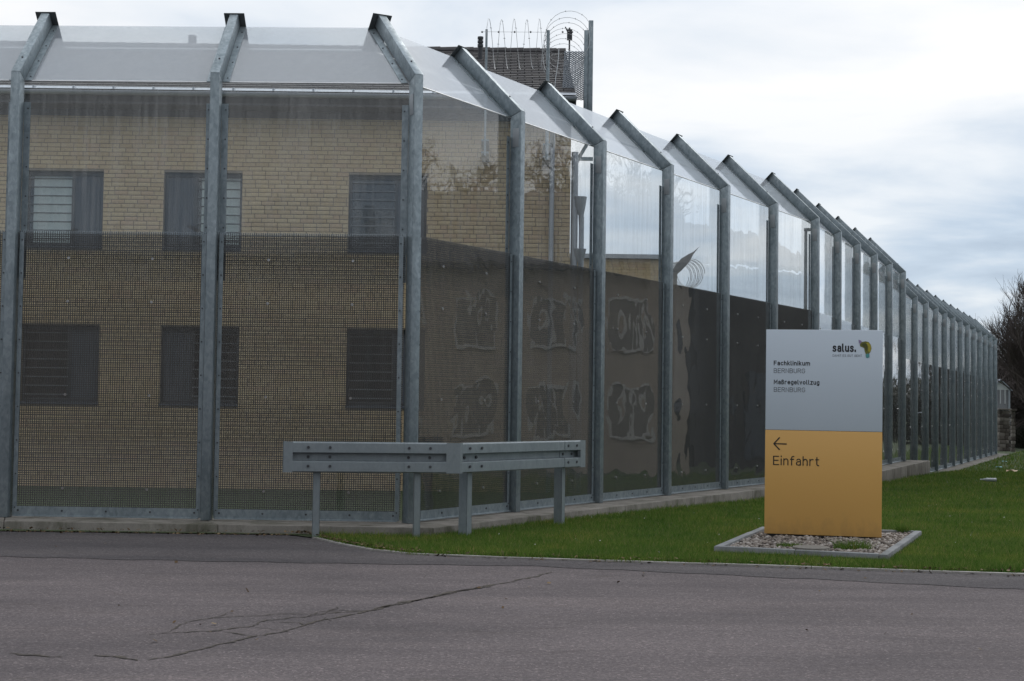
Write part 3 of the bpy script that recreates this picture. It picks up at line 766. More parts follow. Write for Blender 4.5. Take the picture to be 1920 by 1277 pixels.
# gable end, back wall, soffit
gb = MB(); pz = BZ1
gb.add([rel(BX1-0.36, BY+0.365, BZ0), rel(BX1-0.36, 38.9, BZ0), rel(BX1-0.36, 38.9, BZ1-0.03), rel(BX1-0.36, RYR, RZR-0.22), rel(BX1-0.36, BY+0.365, BZ1),
        rel(BX1-0.003, BY+0.365, BZ0), rel(BX1-0.003, 38.9, BZ0), rel(BX1-0.003, 38.9, BZ1-0.03), rel(BX1-0.003, RYR, RZR-0.22), rel(BX1-0.003, BY+0.365, BZ1)],
       [(0,1,2,3,4), (9,8,7,6,5), (0,5,6,1), (1,6,7,2), (2,7,8,3), (3,8,9,4), (4,9,5,0)])
part('gable_wall', gb.mesh('gable_wall', BRICK), bld)
x0, y0, z0 = rel(RX0, RYE+0.02, 7.20); x1, y1, z1 = rel(RX1, BY-0.005, 7.24)
part('soffit', MB().box(x0, x1, y0, y1, z0, z1).mesh('soffit', DARK_METAL), bld)
part('eaves_shade_band', MB().box(rel(BX0, 0, 0)[0], rel(BX1, 0, 0)[0], -0.035, -0.008, 7.06-BZ0, 7.19-BZ0).mesh('eaves_shade_band', DARK_METAL), bld)  # dark strip standing in for the shade under the eaves
# gutter, snow guards, pipes
gp = []
for k in range(9):
    a = PI + PI*k/8; gp.append((0.075*math.cos(a), 0.075*math.sin(a)))
gp2 = [(0.068*math.cos(PI+PI*k/8), 0.068*math.sin(PI+PI*k/8)+0.004) for k in reversed(range(9))]
x0, y0, z0 = rel(RX0, RYE-0.06, 7.42)
gut = MB().prism_x([(y0+a, z0+b) for a, b in gp+gp2], x0, RX1-bo_.x).mesh('gutter', ZINC, smooth='auto')
go = part('gutter', gut, bld)
sg = MB(); x = RX0
while x < RX1:
    p = Vector((x, RYE, RZE)) - bo_ + rd*0.03 + rn*0.05; sg.box(p.x-0.018, p.x+0.018, p.y, p.y+0.16, p.z, p.z+0.06); x += 0.76
part('bracket', sg.mesh('bracket', ZINC), go, kind='stuff')
part('eaves_flashing', MB().slab([Vector((RX0, RYE-0.02, RZE+0.05))-bo_, Vector((RX1, RYE-0.02, RZE+0.05))-bo_, Vector((RX1, RYE+0.28, RZE+0.05+0.28*rd.z/rd.y))-bo_, Vector((RX0, RYE+0.28, RZE+0.05+0.28*rd.z/rd.y))-bo_], rn*0.004).mesh('eaves_flashing', ZINC), bld)
p = aty(1034, 400, BY-0.09)
dp = MB().tube([rel(p.x, BY-0.09, BZ0), rel(p.x, BY-0.09, 6.55), rel(p.x, RYE-0.05, 7.05), rel(p.x, RYE-0.06, 7.36)], 0.052, 10)
part('downpipe', dp.mesh('downpipe', ZINC, smooth='auto'), bld)
e = BX1 + 0.085
dp = MB().tube([rel(e, BY+0.12, BZ0), rel(e, BY+0.12, 6.1), rel(e, BY+0.12, 6.5)], 0.07, 10)
part('downpipe', dp.mesh('downpipe', ZINC, smooth='auto'), bld)
for (py0, py1) in ((368, 402), (466, 490)):
    zt, zb_ = aty(1085, py0, BY).z, aty(1085, py1, BY).z
    hp = MB().tube([rel(e+0.14, BY+0.1, zb_-0.25), rel(e+0.13, BY+0.1, zb_), rel(e+0.11, BY+0.1, zb_+(zt-zb_)*0.5), rel(e+0.11, BY+0.1, zt)], [0.05, 0.055, 0.11, 0.135], 10)
    part('rain_hopper', hp.mesh('rain_hopper', ZINC, smooth='auto'), bld)
part('downpipe', MB().tube([rel(e+0.14, BY+0.1, BZ0), rel(e+0.14, BY+0.1, aty(1085, 405, BY).z)], 0.05, 8).mesh('downpipe', ZINC, smooth='auto'), bld)
# flues and mast on the roof
def flue(px, pyt, y, zb_, r):
    p = aty(px, pyt, y); zt = p.z
    c = MB().tube([rel(p.x, y, zb_), rel(p.x, y, zt-0.20)], r, 10)
    for k in range(3): c.tube([rel(p.x, y, zt-0.24+k*0.085), rel(p.x, y, zt-0.185+k*0.085)], r*1.35, 10)
    c.tube([rel(p.x, y, zt-0.24), rel(p.x, y, zt-0.01)], r*0.9, 8)
    part('flue', c.mesh('flue', DARK_METAL, smooth='auto'), roof)
flue(901, 68, 32.2, 9.1, 0.05); flue(361, 66, 34.5, 9.3, 0.075)
p = aty(1068, 52, 33.6)
part('mast', MB().tube([rel(p.x, 33.6, 9.0), rel(p.x, 33.6, p.z)], 0.022, 6).tube([rel(p.x-.02, 33.6, p.z-.15), rel(p.x-.10, 33.6, p.z+.02)], .015, 5).box(*[v for a, b in zip(rel(p.x-.06, 33.5, p.z-.3), rel(p.x+.06, 33.6, p.z-.06)) for v in (a, b)]).mesh('mast', DARK_METAL), roof)

# annexe further back
AY = 45.0; al = aty(1060, 480, AY); ar_ = aty(1249, 480, AY); ax0, ax1, azt = al.x, ar_.x, aty(1160, 485, AY).z; azr = aty(1160, 477, AY).z
ann = empty('brick_annexe', ((ax0+ax1)/2, AY, -0.4), 'flat-roofed brick annexe with grey roof edge seen through the clear panes', 'building')
w_ = ann.location
wl = part('wall', MB().box(ax0-w_.x, ax1-w_.x, 0.01, 8, 0, azt+0.4).mesh('wall', MORTAR), ann)
mb = MB(); z = azt-0.09
while z > azt-2.2:
    x = ax0 + random.uniform(-.1, 0)
    while x < ax1:
        mb.box(max(x, ax0)-w_.x, min(x+0.24, ax1)-w_.x, 0, 0.03, z-w_.z, z+0.078-w_.z); x += 0.252
    z -= 0.0833
part('brickwork', mb.mesh('brickwork', BRICK), wl, kind='stuff')
part('roof_edge', MB().box(ax0-w_.x-0.2, ax1-w_.x+0.1, -0.12, 8.2, azt-w_.z+0.002, azr-w_.z).mesh('roof_edge', ZINC), ann)
azf = azr

# razor wire barrier on the gable end of the brick building
def coil(axis_pts, r, turns, n_per=26, wire=0.006):
    P = []; A = [Vector(p) for p in axis_pts]; m_ = turns*n_per
    d = (A[1]-A[0]).normalized(); u = d.cross(Vector((0, 0, 1))).normalized(); v = u.cross(d)
    for i in range(m_+1):
        t = i/m_; an = 2*PI*i/n_per; rr = r*(1+0.02*math.sin(i*0.37)); P.append(A[0].lerp(A[1], t) + u*math.cos(an)*rr + v*math.sin(an)*rr)
    return P
def barbs(mb, P, step, ln):
    for i in range(1, len(P)-1, step):
        d = (P[i+1]-P[i-1]).normalized(); c = Vector(P[i]); a = d.cross(Vector((0.3, 0.5, 0.8))).normalized()*ln
        mb.slab([c-a-d*ln*0.25, c-a+d*ln*0.25, c+a+d*ln*0.25, c+a-d*ln*0.25], d.cross(a).normalized()*0.002)
RY = 27.0
b0 = aty(1065, 200, RY)
rz_b = empty('razor_wire_barrier', (b0.x, RY, b0.z-1.0), 'razor wire coils on steel posts above the gable end of the brick building', 'razor wire')
ro = rz_b.location
for px, pt, pb, r_ in ((908, 55, 292, 0.022), (1024, 57, 300, 0.032)):
    a = aty(px, pt, RY); b = aty(px+1, pb, RY)
    part('post', MB().tube([Vector((b.x, RY, b.z))-ro, Vector((b.x, RY, a.z))-ro], r_, 8).mesh('post', GALV, smooth='auto'), rz_b)
    m = MB()
    for dz in (0.05, 0.28): m.box(b.x-0.07-ro.x, b.x+0.07-ro.x, 0.03, BY-RY-0.006, b.z+dz-ro.z, b.z+dz+0.035-ro.z)
    part('bracket', m.mesh('bracket', GALV), rz_b)
RYB = 28.3
a = aty(1112, 38, RYB); b = aty(1105, 262, RYB)
part('post', MB().box(b.x-0.035-ro.x, b.x+0.055-ro.x, RYB-ro.y, RYB+0.12-ro.y, b.z-ro.z, a.z-ro.z).box(b.x-0.12-ro.x, b.x-0.037-ro.x, RYB-ro.y+0.02, RYB+0.1-ro.y, b.z-ro.z, a.z-0.19-ro.z).mesh('post', GALV, bevel=0.006), rz_b)
a = aty(1072, 297, RYB); b = aty(1112, 297, RYB)
part('brace', MB().box(a.x-0.3-ro.x, b.x-ro.x, RYB-ro.y+0.02, RYB+0.06-ro.y, a.z-0.035-ro.z, a.z+0.035-ro.z).mesh('brace', GALV), rz_b)
cv = [aty(x, y, RYB+0.05)-ro for x, y in ((1104, 262), (1098, 275), (1090, 288), (1081, 305), (1076, 320), (1074, 345))]
part('brace', MB().tube(cv, 0.035, 8).mesh('brace', GALV, smooth='auto'), rz_b)
# coil lying along the wall
c0, c1 = aty(912, 83, RY), aty(1030, 83, RY)
P = coil([c0-ro, c1-ro], 0.46, 5); m = MB().tube(P, 0.0045, 4, caps=False); barbs(m, P, 4, 0.02)
part('wire_coil', m.mesh('wire_coil', RAZOR), rz_b)
# coil running back along the verge
c0 = aty(1066, 62, RY+0.3); c1 = Vector((c0.x-0.02, RY+5.0, c0.z+0.25))
P = coil([c0-ro, c1-ro], 0.44, 9); m = MB().tube(P, 0.0042, 4, caps=False); barbs(m, P, 3, 0.018)
part('wire_coil', m.mesh('wire_coil', RAZOR), rz_b)
m = MB()
for x in (904, 935, 965, 995, 1026, 1055, 1066, 1073):
    q = aty(x, 60, RY)-ro
    m.add([q+Vector(v)*0.024 for v in ((1,0,0),(-1,0,0),(0,1,0),(0,-1,0),(0,0,1),(0,0,-1))], [(0,2,4),(2,1,4),(1,3,4),(3,0,4),(2,0,5),(1,2,5),(3,1,5),(0,3,5)])
part('tension_knob', m.mesh('tension_knob', DARK_METAL), rz_b, kind='stuff')
part('tension_wire', MB().tube([aty(903, 59.5, RY)-ro, aty(1030, 60.5, RY)-ro], 0.003, 4).mesh('tension_wire', RAZOR), rz_b)
# mesh screen closing the verge
m = MB(); A, B_, C_, D_ = [aty(x, y, RYB+0.15)-ro for x, y in ((1059, 97), (1101, 97), (1099, 188), (1054, 183))]
for i in range(46):
    t = i/45; l = A.lerp(D_, t); r_ = B_.lerp(C_, t); zz = []
    for k in range(15): zz.append(l.lerp(r_, k/14) + Vector((0, 0, 0.007*(1 if (k+i) % 2 else -1))))
    m.tube(zz, 0.0095, 4, caps=False)
for i in range(9): m.tube([A.lerp(B_, i/8), D_.lerp(C_, i/8)], 0.004, 4)
part('mesh_screen', m.mesh('mesh_screen', ZINC), rz_b)
part('cable', MB().tube([aty(x, y, RY)-ro for x, y in ((1048, 92), (1046, 120), (1042, 145), (1040, 165), (1038, 200))], 0.007, 5).mesh('cable', WHITE_PAINT), rz_b)

# second barrier on the corner of the annexe
YF = 45.0
c0 = aty(1296, 512, YF)
rb2 = empty('razor_wire_barrier', (c0.x, YF, azf-0.9), 'razor wire coil with a pointed mesh wing beside the flat-roofed annexe', 'razor wire')
ro = rb2.location
c1 = Vector((c0.x-0.30, YF+1.6, c0.z+0.02)); P = coil([c0-ro, c1-ro], 0.44, 9); m = MB().tube(P, 0.010, 4, caps=False); barbs(m, P, 3, 0.022)
part('wire_coil', m.mesh('wire_coil', RAZOR), rb2)
wing = [(1311, 463), (1300, 477), (1292, 492), (1278, 507), (1270, 514), (1269, 540), (1262, 548), (1250, 548), (1252, 520), (1266, 498), (1277, 485), (1290, 477), (1300, 472)]
Q = [aty(x, y, YF-0.3)-ro for x, y in wing]; k = len(Q)
part('mesh_wing', MB().add(Q + [v+Vector((0, 0.03, 0)) for v in Q], [tuple(range(k)), tuple(reversed(range(k, 2*k)))] + [(i, i+k, (i+1) % k+k, (i+1) % k) for i in range(k)]).mesh('mesh_wing', m_simple('screen_grey', (0.24, 0.255, 0.27), (0.17, 0.18, 0.19), 30, 0.6)), rb2)
a = aty(1262, 545, YF); part('post', MB().box(-0.06+a.x-ro.x, 0.06+a.x-ro.x, 0, 0.12, -5, a.z-ro.z).mesh('post', GALV), rb2)

# thin lamp post inside the compound
p = aty(1511, 430, 52); lp_ = empty('lamp_post', (p.x, 52, -0.5), 'slim grey lamp post inside the compound, seen through a clear pane', 'lamp post')
part('pole', MB().tube([(0, 0, 0), (0, 0, p.z+0.5-0.06)], [0.085, 0.055], 8).mesh('pole', m_simple('lamp_post_grey', (0.16, 0.17, 0.18), (0.12, 0.13, 0.14), 6, 0.6)), lp_)
part('lamp_head', MB().prism_x([(-0.1, p.z+0.44), (0.12, p.z+0.44), (0.10, p.z+0.54), (-0.08, p.z+0.54)], -0.05, 0.42).mesh('lamp_head', DARK_METAL, bevel=0.01), lp_)

# ------------------------------------------------------------------ crash barrier in front of the corner
gd = empty('crash_barrier', (-2.2, 16.95, 0), 'galvanised crash barrier bent round the fence corner on four short posts', 'crash barrier')
go_ = gd.location
def yh(px, py, y): return aty(px, py, y)
RL = yh(531, 826, 16.80); RC = yh(862, 835.5, 17.10); RE = yh(1092, 823, 19.35)
ZT = (RL.z + RC.z + RE.z)/3; RH = 0.355; ZR0 = ZT - RH
prof = [(0.055, 0.0), (0.0, 0.012), (0.0, 0.125), (0.085, 0.135), (0.085, 0.220), (0.0, 0.23), (0.0, 0.343), (0.04, 0.355)]   # (depth behind the face, height)
def rail_mesh(name, A, B_, t0=0.0, grow=0.0, mat=GALV_RAIL):
    """sheet-steel rail of W section from A to B, face to the right of the heading"""
    d = (B_-A); d.z = 0; ln = d.length; d.normalize(); inn = Vector((-d.y, d.x, 0)); mb = MB()
    th = 0.004; up_ = Vector((0, 0, 1))
    pf = [(a-grow, h) for a, h in prof]; out = []
    for i, (a, h) in enumerate(pf):
        out.append((a, h))
    back = [(a+th+0.002, h + (0.004 if 0 < i < 7 else 0)) for i, (a, h) in enumerate(pf)]
    poly = out + back[::-1]
    k = len(poly); vs = [A + inn*a + up_*(ZR0-A.z+h) for a, h in poly] + [A + d*ln + inn*a + up_*(ZR0-A.z+h) for a, h in poly]
    fs = [(i, (i+1) % k, k+(i+1) % k, k+i) for i in range(k)]
    m_ = len(out)
    for i in range(m_-1):
        a0, a1, b1, b0 = i, i+1, k-2-i, k-1-i
        fs.append((a1, a0, b0, b1)); fs.append((k+a0, k+a1, k+b1, k+b0))
    mb.add([v - go_ for v in vs], fs)
    me = mb.mesh(name, mat); bm = bmesh.new(); bm.from_mesh(me); bmesh.ops.recalc_face_normals(bm, faces=bm.faces)
    ed = [e_ for e_ in bm.edges if e_.calc_face_angle(0) > 0.15 and abs((e_.verts[0].co-e_.verts[1].co).normalized().dot(d)) > 0.99]
    bmesh.ops.bevel(bm, geom=ed, offset=0.016, segments=3, affect='EDGES', clamp_overlap=True)
    bm.to_mesh(me); bm.free(); me.polygons.foreach_set('use_smooth', [True]*len(me.polygons)); me.set_sharp_from_angle(angle=R(40))
    return me, d, inn
def at_px(px, A, B_):                  # point on the rail line under a picture column
    d_ = ray(px, 850); t_ = ((A.x*(B_.y-A.y) - A.y*(B_.x-A.x)))/((d_[0]*(B_.y-A.y) - d_[1]*(B_.x-A.x)))
    return Vector((d_[0]*t_, d_[1]*t_, 0))
def flat(v): return Vector((v.x, v.y, ZR0))
L0, L1 = flat(at_px(552, RL, RC)), flat(at_px(838, RL, RC))
me, df_, inf_ = rail_mesh('rail', L0, L1); rail_f = part('rail', me, gd)
me, _, _ = rail_mesh('end_sleeve', flat(at_px(547, RL, RC)), flat(at_px(567, RL, RC)), grow=0.005); sl0 = part('end_sleeve', me, gd)
me, _, _ = rail_mesh('end_sleeve', flat(at_px(759, RL, RC)), flat(at_px(841, RL, RC)), grow=0.005); sl1 = part('end_sleeve', me, gd)
R0, R1 = flat(at_px(875, RC, RE)), flat(at_px(1061, RC, RE))
me, dr_, inr_ = rail_mesh('rail', R0, R1); rail_r = part('rail', me, gd)
me, _, _ = rail_mesh('end_sleeve', flat(at_px(866, RC, RE)), flat(at_px(876.5, RC, RE)), grow=0.005); part('end_sleeve', me, gd)
me, _, _ = rail_mesh('end_sleeve', flat(at_px(1059, RC, RE)), flat(at_px(1093, RC, RE)), grow=0.005); part('end_sleeve', me, gd)
def bent_plate(name, pts, h0=0.0, h1=RH):
    """upright plate following a plan outline, with thickness"""
    mb = MB(); n_ = len(pts); th = 0.005
    ins = []
    for i in range(n_):
        d = (pts[min(i+1, n_-1)]-pts[max(i-1, 0)]); d.z = 0; d.normalize(); ins.append(pts[i] + Vector((-d.y, d.x, 0))*th)
    ring = pts + ins[::-1]; k = len(ring)
    vs = [Vector((p.x, p.y, ZR0+h0))-go_ for p in ring] + [Vector((p.x, p.y, ZR0+h1))-go_ for p in ring]
    fs = [(i, (i+1) % k, k+(i+1) % k, k+i) for i in range(k)]
    for i in range(n_-1): fs.append((k+i, k+i+1, 2*k-2-i, 2*k-1-i)); fs.append((i+1, i, k-1-i, k-2-i))
    me = mb.add(vs, fs).mesh(name, GALV_RAIL); bm = bmesh.new(); bm.from_mesh(me); bmesh.ops.recalc_face_normals(bm, faces=bm.faces); bm.to_mesh(me); bm.free()
    me.polygons.foreach_set('use_smooth', [True]*len(me.polygons)); me.set_sharp_from_angle(angle=R(40)); return me
o_ = -inf_*0.006
tA = flat(at_px(549, RL, RC)) + o_; tB = flat(at_px(531, RL, RC)) + o_
part('end_plate', bent_plate('end_plate', [tB + inf_*0.16 + df_*0.03, tB + inf_*0.05 - df_*0.004, tB + inf_*0.015 + df_*0.006, tB + df_*0.03, tA]), gd)
cA = flat(at_px(837, RL, RC)) + o_; cB = flat(at_px(867, RC, RE)) - inr_*0.006; cm = flat(at_px(863, RL, RC)) + o_
part('corner_plate', bent_plate('corner_plate', [cA, cA.lerp(cm, 0.55), cm.lerp(cB, 0.15)*0.5 + cm*0.5, cm.lerp(cB, 0.7), cB]), gd)
eA = flat(at_px(1088, RC, RE)) - inr_*0.006; eB = flat(at_px(1097, RC, RE)) - inr_*0.006
part('end_plate', bent_plate('end_plate', [eA, eB, eB + dr_*0.01 + inr_*0.03, eB + inr_*0.14]), gd)
m = MB()
def rbolts(A, B_, pxs, inn):
    for px in pxs:
        c = flat(at_px(px, A, B_)) - go_
        for h in (0.075, 0.29): m.disc(c - inn*0.004 + Vector((0, 0, h)), -inn, 0.017, 0.010, 8)
        m.disc(c + inn*0.082 + Vector((0, 0, 0.178)), -inn, 0.018, 0.012, 8)
rbolts(RL, RC, (578, 619, 767, 807), inf_); rbolts(RC, RE, (881, 903, 1065, 1081), inr_)
part('bolt', m.mesh('bolt', BOLT), gd, kind='stuff')
def sigma_post(px, A, B_, inn, d, wd=0.10):
    c = flat(at_px(px, A, B_)) + inn*0.09; c.z = 0
    a, b = c - d*wd/2, c + d*wd/2; mb = MB()
    # C-section: web facing the road and two flanges
    def bx_(p, q, dep):
        mb.slab([p - go_ + Vector((0, 0, -0.3)), q - go_ + Vector((0, 0, -0.3)), q + dep - go_ + Vector((0, 0, -0.3)), p + dep - go_ + Vector((0, 0, -0.3))], (0, 0, ZT - 0.02 + 0.3))
    bx_(a, b, inn*0.006); bx_(a, a+d*0.006, inn*0.12); bx_(b-d*0.006, b, inn*0.12)
    return part('post', mb.mesh('post', GALV_RAIL), gd)
sigma_post(595, RL, RC, inf_, df_, 0.085); sigma_post(785, RL, RC, inf_, df_, 0.08); sigma_post(893, RC, RE, inr_, dr_, 0.10); sigma_post(1068, RC, RE, inr_, dr_, 0.08)

# ------------------------------------------------------------------ sign
YL, YR_ = 17.52, 17.22
bl, br = aty(1433, 1000, YL), aty(1653, 1008, YR_); tlp = aty(1438, 618, YL); trp = aty(1656, 619, YR_)
sw = (br-bl).length; sh = ((tlp-bl).length + (trp-br).length)/2
xa = (br-bl).normalized(); za = ((tlp-bl)+(trp-br)).normalized(); ya = za.cross(xa).normalized(); za = xa.cross(ya).normalized()
base_pt = bl - za*0.10
sg_ = link('information_sign', None); sg_.matrix_world = Matrix(((xa.x, ya.x, za.x, base_pt.x), (xa.y, ya.y, za.y, base_pt.y), (xa.z, ya.z, za.z, base_pt.z), (0, 0, 0, 1)))
tag(sg_, 'white and orange entrance sign pylon reading Einfahrt with a left-pointing arrow', 'sign')
HB = 0.10; sp_ = HB + sh*(1005-808)/(1005-618.5)*0.995
TH = 0.13
part('upper_panel', MB().box(0, sw, 0, TH, sp_+0.002, HB+sh).mesh('upper_panel', SIGN_WHITE, bevel=0.003), sg_)
def m_dirty(name, c):
    m, t, L, out = mat_new(name); tc = N(t, 'ShaderNodeTexCoord'); sp = N(t, 'ShaderNodeSeparateXYZ'); L.new(tc.outputs['Object'], sp.inputs[0])
    n = noise(t, L, coords(t, L, (1, 1, 0.5)), 9, 6, 0.7); h = rng_map(t, L, sp.outputs['Z'], HB, HB+0.32, 0.34, -0.08, False)
    ad_ = N(t, 'ShaderNodeMath', operation='ADD'); L.new(n, ad_.inputs[0]); L.new(h, ad_.inputs[1]); f_ = rng_map(t, L, ad_.outputs[0], 0.58, 1.05, 0, 0.35)
    principled(t, L, out, mixc(t, L, f_, c, (0.20, 0.15, 0.09)), 0.34, 0, None, 0.4); return m
SIGN_ORANGE_DIRTY = m_dirty('orange_panel_with_splash_dirt', (0.66, 0.385, 0.12))
part('lower_panel', MB().box(0, sw, 0, TH, HB, sp_-0.002).mesh('lower_panel', SIGN_ORANGE_DIRTY, bevel=0.003), sg_)
part('base', MB().box(0.04, sw-0.04, 0.02, TH-0.02, -0.25, HB-0.001).mesh('base', SIGN_DARK), sg_)
def sgpos(px, py):                     # picture position -> sign coordinates
    u = (px - (1433 + (1000-py)*5/382)); return u/220*sw*0.998, HB + (1000 + 8*(px-1433)/220 - (py) + 0)/ (382 + 7*(px-1433)/220) * sh
def arcp(cx_, cy_, rx, ry, a0, a1, n_=8): return [(cx_+rx*math.cos(R(a0+(a1-a0)*i/n_)), cy_+ry*math.sin(R(a0+(a1-a0)*i/n_))) for i in range(n_+1)]
HUMP = [(0, .50), (.10, .66), (.25, .72), (.39, .66), (.46, .50), (.46, 0)]
GLYPH = {
 'F': [[(0, 0), (0, 1), (.55, 1)], [(0, .52), (.48, .52)]], 'E': [[(.56, 0), (0, 0), (0, 1), (.56, 1)], [(0, .52), (.5, .52)]],
 'B': [[(0, 0), (0, 1), (.34, 1)] + arcp(.34, .76, .24, .24, 90, -90)[1:] + [(0, .52)], [(.34, .52)] + arcp(.36, .26, .26, .26, 90, -90) + [(0, 0)]],
 'R': [[(0, 0), (0, 1), (.35, 1)] + arcp(.35, .75, .25, .25, 90, -90)[1:] + [(0, .5)], [(.34, .5), (.62, 0)]],
 'N': [[(0, 0), (0, 1), (.6, 0), (.6, 1)]], 'U': [[(0, 1)] + arcp(.3, .29, .3, .29, 180, 360) + [(.6, 1)]],
 'G': [arcp(.3, .71, .3, .29, 25, 180) + arcp(.3, .29, .3, .29, 180, 360) + [(.6, .5), (.33, .5)]],
 'D': [[(0, 0), (0, 1), (.28, 1)] + arcp(.28, .68, .32, .32, 90, 0)[1:] + arcp(.28, .32, .32, .32, 0, -90) + [(0, 0)]],
 'A': [[(0, 0), (.32, 1), (.64, 0)], [(.12, .3), (.52, .3)]], 'M': [[(0, 0), (0, 1), (.37, .32), (.74, 1), (.74, 0)]], 'I': [[(0, 0), (0, 1)]],
 'T': [[(0, 1), (.6, 1)], [(.3, 1), (.3, 0)]], 'H': [[(0, 0), (0, 1)], [(.6, 0), (.6, 1)], [(0, .52), (.6, .52)]],
 'S': [[(.55, .83), (.45, .96), (.28, 1), (.1, .94), (.02, .77), (.1, .6), (.28, .52), (.46, .44), (.55, .26), (.48, .08), (.28, 0), (.1, .05), (0, .18)]],
 'a': [[(.05, .60), (.12, .69), (.24, .72), (.38, .68), (.45, .54), (.45, 0)], [(.45, .42), (.2, .42), (.06, .36), (0, .21), (.06, .06), (.18, 0), (.33, .02), (.45, .12)]],
 'c': [[(.45, .6), (.36, .7), (.23, .72), (.08, .64), (0, .46), (0, .26), (.08, .08), (.23, 0), (.36, .02), (.45, .12)]],
 'e': [[(0, .36), (.48, .36), (.48, .5), (.4, .66), (.24, .72), (.08, .64), (0, .46), (0, .26), (.08, .08), (.24, 0), (.38, .03), (.46, .11)]],
 'g': [[(.46, .14), (.36, .02), (.22, 0), (.07, .08), (0, .26), (0, .46), (.07, .64), (.22, .72), (.36, .7), (.46, .58)], [(.46, .72), (.46, -.06), (.4, -.22), (.25, -.28), (.06, -.22)]],
 'f': [[(.36, 1.02), (.26, 1.02), (.15, .96), (.12, .84), (.12, 0)], [(0, .68), (.33, .68)]], 'h': [[(0, 0), (0, 1.02)], HUMP], 'n': [[(0, 0), (0, .72)], HUMP],
 'm': [[(0, 0), (0, .72)], HUMP, [(x+.46, y) for x, y in HUMP]], 'k': [[(0, 0), (0, 1.02)], [(.43, .72), (.03, .28)], [(.16, .42), (.46, 0)]],
 'l': [[(0, 1.02), (0, .13), (.05, .02), (.15, 0)]], 'i': [[(0, 0), (0, .70)], [(0, .95), (0, 1.04)]], 
 'r': [[(0, 0), (0, .72)], [(0, .5), (.1, .65), (.24, .72), (.36, .7)]], 'o': [[(.24, 0), (.08, .08), (0, .26), (0, .46), (.08, .64), (.24, .72), (.4, .64), (.48, .46), (.48, .26), (.4, .08), (.24, 0)]],
 's': [[(.42, .6), (.32, .7), (.2, .72), (.07, .67), (.03, .54), (.1, .42), (.24, .37), (.39, .31), (.44, .18), (.36, .04), (.22, 0), (.08, .03), (0, .12)]],
 't': [[(.12, .95), (.12, .17), (.18, .03), (.32, 0)], [(0, .7), (.32, .7)]], 'u': [[(0, .72), (0, .22), (.06, .06), (.2, 0), (.34, .04), (.46, .2)], [(.46, 0), (.46, .72)]],
 'v': [[(0, .72), (.24, 0), (.48, .72)]], 'z': [[(0, .72), (.42, .72), (0, 0), (.44, 0)]],
 '\u00df': [[(0, 0), (0, .8), (.06, .95), (.22, 1.02), (.38, .95), (.42, .8), (.34, .64), (.2, .56), (.38, .48), (.47, .28), (.4, .08), (.26, 0), (.14, .02)]], '.': [[(0, 0), (0, .16)]]}
def lettering(txt, px, py, height_px, width_px, mat, wt=0.12, name='lettering'):
    pens = []; x = 0.0
    for ch in txt:
        if ch == ' ': x += 0.42; continue
        g_ = GLYPH[ch]; wd = max(p[0] for st_ in g_ for p in st_)
        for st_ in g_: pens.append([(x+p[0], p[1]) for p in st_])
        x += wd + wt + 0.17
    wd = x - wt - 0.17; k = sw/220; sx_ = width_px*k/(wd+wt); sz_ = height_px*k/(1+wt)
    x0, z0 = sgpos(px, py); mb = MB(); 
    for n_, st_ in enumerate(pens):
        P = [Vector((p[0]*sx_, p[1]*sz_)) for p in st_]; w_ = wt*sz_/2; o = len(mb.v); m_ = len(P); y = -0.0018 - 0.0004*(n_ % 4)
        for i in range(m_):
            d0 = (P[i]-P[i-1]).normalized() if i else (P[1]-P[0]).normalized(); d1 = (P[i+1]-P[i]).normalized() if i < m_-1 else d0
            n0 = Vector((-d0.y, d0.x)); n1 = Vector((-d1.y, d1.x)); b_ = (n0+n1).normalized(); kk = min(1/max(0.35, b_.dot(n0)), 2.2)
            e_ = (d1*-w_*0.9 if i == 0 else d0*w_*0.9 if i == m_-1 else Vector((0, 0)))
            for sgn_ in (-1, 1):
                q_ = P[i] + b_*w_*kk*sgn_ + e_; mb.v.append((x0+wt*sx_/2+q_.x, y, z0+q_.y+w_))
        for i in range(m_-1): mb.f.append((o+2*i, o+2*i+2, o+2*i+3, o+2*i+1))
    me = mb.mesh(name, mat)
    return part(name, me, sg_)
lettering('salus.', 1564, 660, 16.0, 43.5, INK, 0.20)
lettering('DAMIT ES GUT GEHT', 1564, 669, 4.4, 55, INK_GREY, 0.11)
lettering('Fachklinikum', 1452, 685.4, 9.0, 69, INK, 0.19)
lettering('BERNBURG', 1452, 699.7, 9.0, 59.5, INK_GREY, 0.105)
lettering('Maßregelvollzug', 1452, 721, 9.0, 86.5, INK, 0.19)
lettering('BERNBURG', 1452, 735.3, 9.0, 59.5, INK_GREY, 0.105)
lettering('Einfahrt', 1450, 872.5, 18.0, 87.5, INK_BROWN, 0.125)
def flat_poly(name, pix, mat, y=-0.0025):
    P = [sgpos(*p) for p in pix]; mb = MB(); mb.v = [(x, y, z) for x, z in P]; mb.f = [tuple(range(len(P)))]
    me = mb.mesh(name, mat); bm = bmesh.new(); bm.from_mesh(me); bm.faces.ensure_lookup_table(); bm.faces[0].normal_update()
    if bm.faces[0].normal.y > 0: bmesh.ops.reverse_faces(bm, faces=bm.faces)
    bm.to_mesh(me); bm.free(); return part(name, me, sg_)
ar = MB()
def stroke(a, b, w=2.4):
    a, b = Vector(sgpos(*a)), Vector(sgpos(*b)); k = sw/220; d = (b-a).normalized(); n_ = Vector((-d.y, d.x))*w*k/2
    o = len(ar.v); ar.v += [(q.x, -0.002-0.0005*(o//4), q.y) for q in (a-n_, b-n_, b+n_, a+n_)]; ar.f += [(o, o+1, o+2, o+3)]
stroke((1452.5, 832.6), (1476.3, 833.2)); stroke((1451.2, 833.3), (1463, 820.8)); stroke((1451.2, 831.9), (1463, 844.2))
